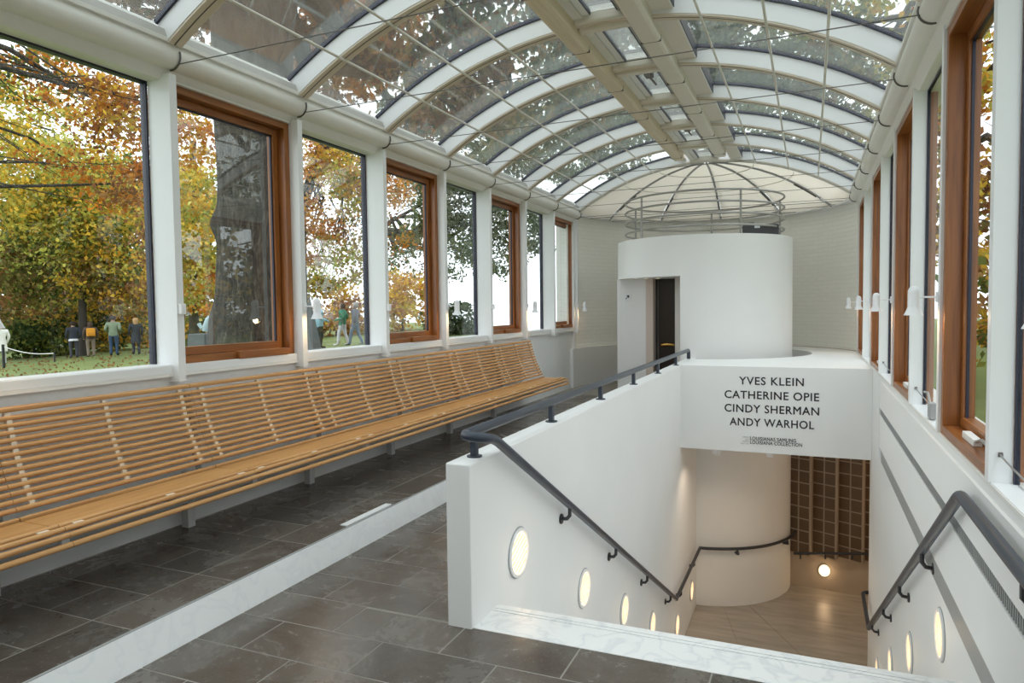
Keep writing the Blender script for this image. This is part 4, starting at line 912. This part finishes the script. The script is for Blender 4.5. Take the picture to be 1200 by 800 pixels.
# ------------------------------------------------------------------ people on the lawn
skinm = plain('skin', (.55, .33, .24), .6)
def cloth(name, c): return plain(name, c, .8, noise=.12, nscale=12)
def person(label, u, v_feet, d, H, turn, top, legs, hair, hem=.86, shoes=(.03, .03, .03), stride=.0, arm=.0, extra=None):
    g0 = P(u, v_feet, d); s = H/1.75
    face = math.atan2(FWD.y+RIGHT.y*(u-600)/F, FWD.x+RIGHT.x*(u-600)/F)-PI/2+turn
    r = tag(empty('person', loc=g0), label, 'person', 'people on the lawn'); r.rotation_euler = (0, 0, face); r.scale = (1.16*s, 1.12*s, s)
    pts = [(0, 0, .96), (0, 0, 1.12), (0, -.01, 1.32), (0, 0, 1.46), (0, .015, 1.54), (0, .02, 1.62), (0, .01, 1.71)]
    rad = [(.155, .115), (.15, .11), (.175, .12), (.07, .065), (.062, .06), (.085, .098), (.06, .07)]
    ed = [(0, 1), (1, 2), (2, 3), (3, 4), (4, 5), (5, 6)]
    for sx in (-1, 1):
        k = len(pts); sw = stride*sx
        pts += [(.20*sx, -.01, 1.40), (.25*sx, -.04-arm*.3+sw*.2, 1.15), (.23*sx-.06*sx*arm, .05+arm*.5+sw*.4, .95+arm*.25), (.225*sx-.08*sx*arm, .09+arm*.6+sw*.45, .86+arm*.3)]
        rad += [(.075, .075), (.055, .055), (.043, .043), (.04, .022)]; ed += [(2, k), (k, k+1), (k+1, k+2), (k+2, k+3)]
        k = len(pts)
        pts += [(.095*sx, 0, .88), (.10*sx, .03-sw*.5, .50), (.10*sx, -.02-sw, .10), (.11*sx, .03-sw, .05), (.115*sx, .16-sw, .035)]
        rad += [(.105, .105), (.068, .07), (.048, .05), (.045, .05), (.045, .035)]; ed += [(0, k), (k, k+1), (k+1, k+2), (k+2, k+3), (k+3, k+4)]
    me = bpy.data.meshes.new('body'); me.from_pydata(pts, ed, []); ob = bpy.data.objects.new('body', me); COL.objects.link(ob)
    sk = ob.modifiers.new('skin', 'SKIN'); sk.use_smooth_shade = True
    for i, w in enumerate(rad): me.skin_vertices[0].data[i].radius = w; me.skin_vertices[0].data[i].use_root = (i == 0)
    ss = ob.modifiers.new('sub', 'SUBSURF'); ss.levels = 1; ss.render_levels = 1
    bpy.context.view_layer.update()
    nm_ = bpy.data.meshes.new_from_object(ob.evaluated_get(bpy.context.evaluated_depsgraph_get())); bpy.data.objects.remove(ob)
    nm_.materials.clear()
    for mm in (skinm, cloth('top', top), cloth('legs', legs), cloth('shoes', shoes)): nm_.materials.append(mm)
    for p in nm_.polygons:
        x, y, z = p.center
        if z > 1.475: mi = 0
        elif abs(x) > .15 and z < .90+arm*.3 and z > .7 and (abs(x) > .19 or y > .08): mi = 0
        elif z > hem: mi = 1
        elif z > .075: mi = 2
        else: mi = 3
        p.material_index = mi; p.use_smooth = True
    b = bpy.data.objects.new('body', nm_); COL.objects.link(b); b.parent = r
    hm = cloth('hair', hair[0]); L = hair[1]
    h = MB().lathe([(0, .125), (.05, .118), (.09, .08), (.104, .02), (.10, -.04), (.085, -L), (.05, -L-.01), (0, -L)], (0, -.018, 1.615), 16)
    h.v = [(x, y*1.06 if y < 0 else y*.78, z) for x, y, z in h.v]; h.build('hair', hm, r, True)
    f = MB().tube([(0, .105, 1.64), (0, .135, 1.60), (0, .105, 1.59)], [.01, .016, .012], 6); f.build('nose', skinm, r, True)
    for sx in (-1, 1): MB().lathe([(0, .012), (.012, .0), (0, -.012)], (.035*sx, .103, 1.635), 8).build('eye', hm, r)
    if extra == 'backpack':
        MB().box(-.16, .16, -.29, -.12, 1.02, 1.42).build('backpack', cloth('orange_canvas', (.75, .33, .03)), r, bevel=.05)
        MB().box(-.12, .12, -.33, -.28, 1.05, 1.22).build('backpack_pocket', cloth('orange_canvas_dark', (.6, .25, .02)), r, bevel=.02)
    if extra == 'shirt': MB().lathe([(.165, .0), (.185, -.10), (.18, -.105), (.16, -.0)], (0, 0, .92), 18).build('shirt_tail', cloth('white_shirt', (.7, .7, .75)), r, True)
    if extra == 'cap': MB().lathe([(0, .135), (.07, .12), (.105, .07), (.11, .04), (.1, .04)], (0, 0, 1.615), 16).build('cap', cloth('dark_cap', (.02, .02, .025)), r, True)
    if extra == 'coat':
        MB().lathe([(.17, 1.0), (.185, .8), (.20, .58), (.19, .58), (.165, 1.0)], (0, 0, 0), 18).build('coat_skirt', cloth('coat', top), r, True)
    return r
person('person in a dark navy jacket with white shirt hem, leftmost of the four', 87, 419.5, 33, 1.75, .15, (.03, .035, .05), (.06, .06, .075), ((.03, .018, .012), .06), extra='shirt')
person('person wearing a bright orange backpack over a brown coat', 107, 418.5, 33, 1.70, .1, (.09, .06, .045), (.22, .17, .13), ((.07, .045, .03), .12), extra='backpack')
person('person in a loose green jacket, dark cap and blue jeans', 134, 416.5, 31.5, 1.80, -.2, (.20, .25, .17), (.03, .06, .12), ((.03, .02, .015), .04), extra='cap', arm=.25)
person('blond person in a long dark coat by the window post', 160, 415, 32, 1.68, .25, (.03, .035, .045), (.035, .035, .05), ((.50, .30, .14), .18), extra='coat')
person('person in a pale coat at the left edge of the lawn', 2, 428, 28, 1.72, .4, (.75, .74, .70), (.5, .5, .5), ((.5, .48, .45), .08), extra='coat')
person('person in a light blue jacket and dark trousers, behind a bell lamp', 375, 408, 26.5, 1.78, -1.2, (.30, .50, .62), (.03, .035, .035), ((.12, .08, .05), .06), hem=.80, arm=.3)
person('person in a green jacket and white trousers walking', 402, 405, 28, 1.72, 1.2, (.02, .20, .11), (.66, .64, .70), ((.06, .03, .02), .10), shoes=(.7, .7, .7), stride=.16, arm=.4)
person('person in a grey jacket and blue jeans walking beside the green jacket', 417, 405, 27.8, 1.74, 1.2, (.14, .15, .19), (.12, .17, .25), ((.35, .32, .3), .07), stride=.2)
# dark monolith and pale bronze sculpture
q = P(366, 410, 25); mo = tag(empty('dark_monolith', loc=(q.x, q.y, gz(q.x, q.y)-.3)), 'dark grey standing stone sculpture beside the light blue jacket', 'sculpture')
MB().add([(-.5, -.3, 0), (.32, -.3, 0), (.30, .3, 0), (-.45, .3, 0), (-.42, -.2, 2.5), (-.2, -.2, 2.4), (-.2, .2, 2.35), (-.4, .2, 2.5)], [(0, 3, 2, 1), (4, 5, 6, 7), (0, 1, 5, 4), (1, 2, 6, 5), (2, 3, 7, 6), (3, 0, 4, 7)]).build('slab', 'stonegrey', mo, bevel=.04)
MB().box(-.7, .6, -.5, .5, -.05, .12).build('footing', 'stonegrey', mo, bevel=.03)
d = 15; S = [P(*t, d) for t in ((258, 347), (258.5, 356), (257, 362), (252, 368), (245, 375), (242, 382), (240, 388))]
sb = Vector((S[-1].x, S[-1].y, gz(S[-1].x, S[-1].y)-.1)); scu = tag(empty('bronze_sculpture', loc=sb), 'pale blue patinated bronze sculpture left of the beech trunk', 'sculpture')
MB().tube([p-sb for p in S], [.045, .06, .085, .06, .085, .075, .06], 12).build('figure', 'bronze', scu, True)
MB().tube([S[5]-sb, P(236, 384, d)-sb, P(233, 379, d)-sb], [.06, .045, .045], 10).build('arm', 'bronze', scu, True)
MB().tube([S[3]-sb, P(250, 376, d-.2)-sb, P(254, 372, d-.25)-sb], [.045, .04, .035], 10).build('knee', 'bronze', scu, True)
MB().add([(x*a, y*a, z) for z, a in ((0, .32), (S[-1].z-sb.z-.05, .24)) for x, y in ((-1, -1), (1, -1), (1, 1), (-1, 1))], [(0, 3, 2, 1), (4, 5, 6, 7), (0, 1, 5, 4), (1, 2, 6, 5), (2, 3, 7, 6), (3, 0, 4, 7)]).build('plinth', 'stonegrey', scu, bevel=.02)
# rope barrier
a = P(4.5, 428, 26); b = P(64, 424, 26.5); rb = tag(empty('rope_barrier', loc=a), 'thin rope barrier with black post at the left of the lawn', 'barrier')
MB().tube([(0, 0, -.1), (0, 0, .78)], .05, 10).build('post', 'black', rb, True); MB().tube([b-a, b-a+Vector((0, 0, .35))], .03, 8).build('peg', 'black', rb, True)
MB().tube([Vector((0, 0, .70)).lerp(b-a+Vector((0, 0, .33)), i/12)-Vector((0, 0, .12*math.sin(PI*i/12))) for i in range(13)], .018, 6).build('rope', 'greige', rb, True)
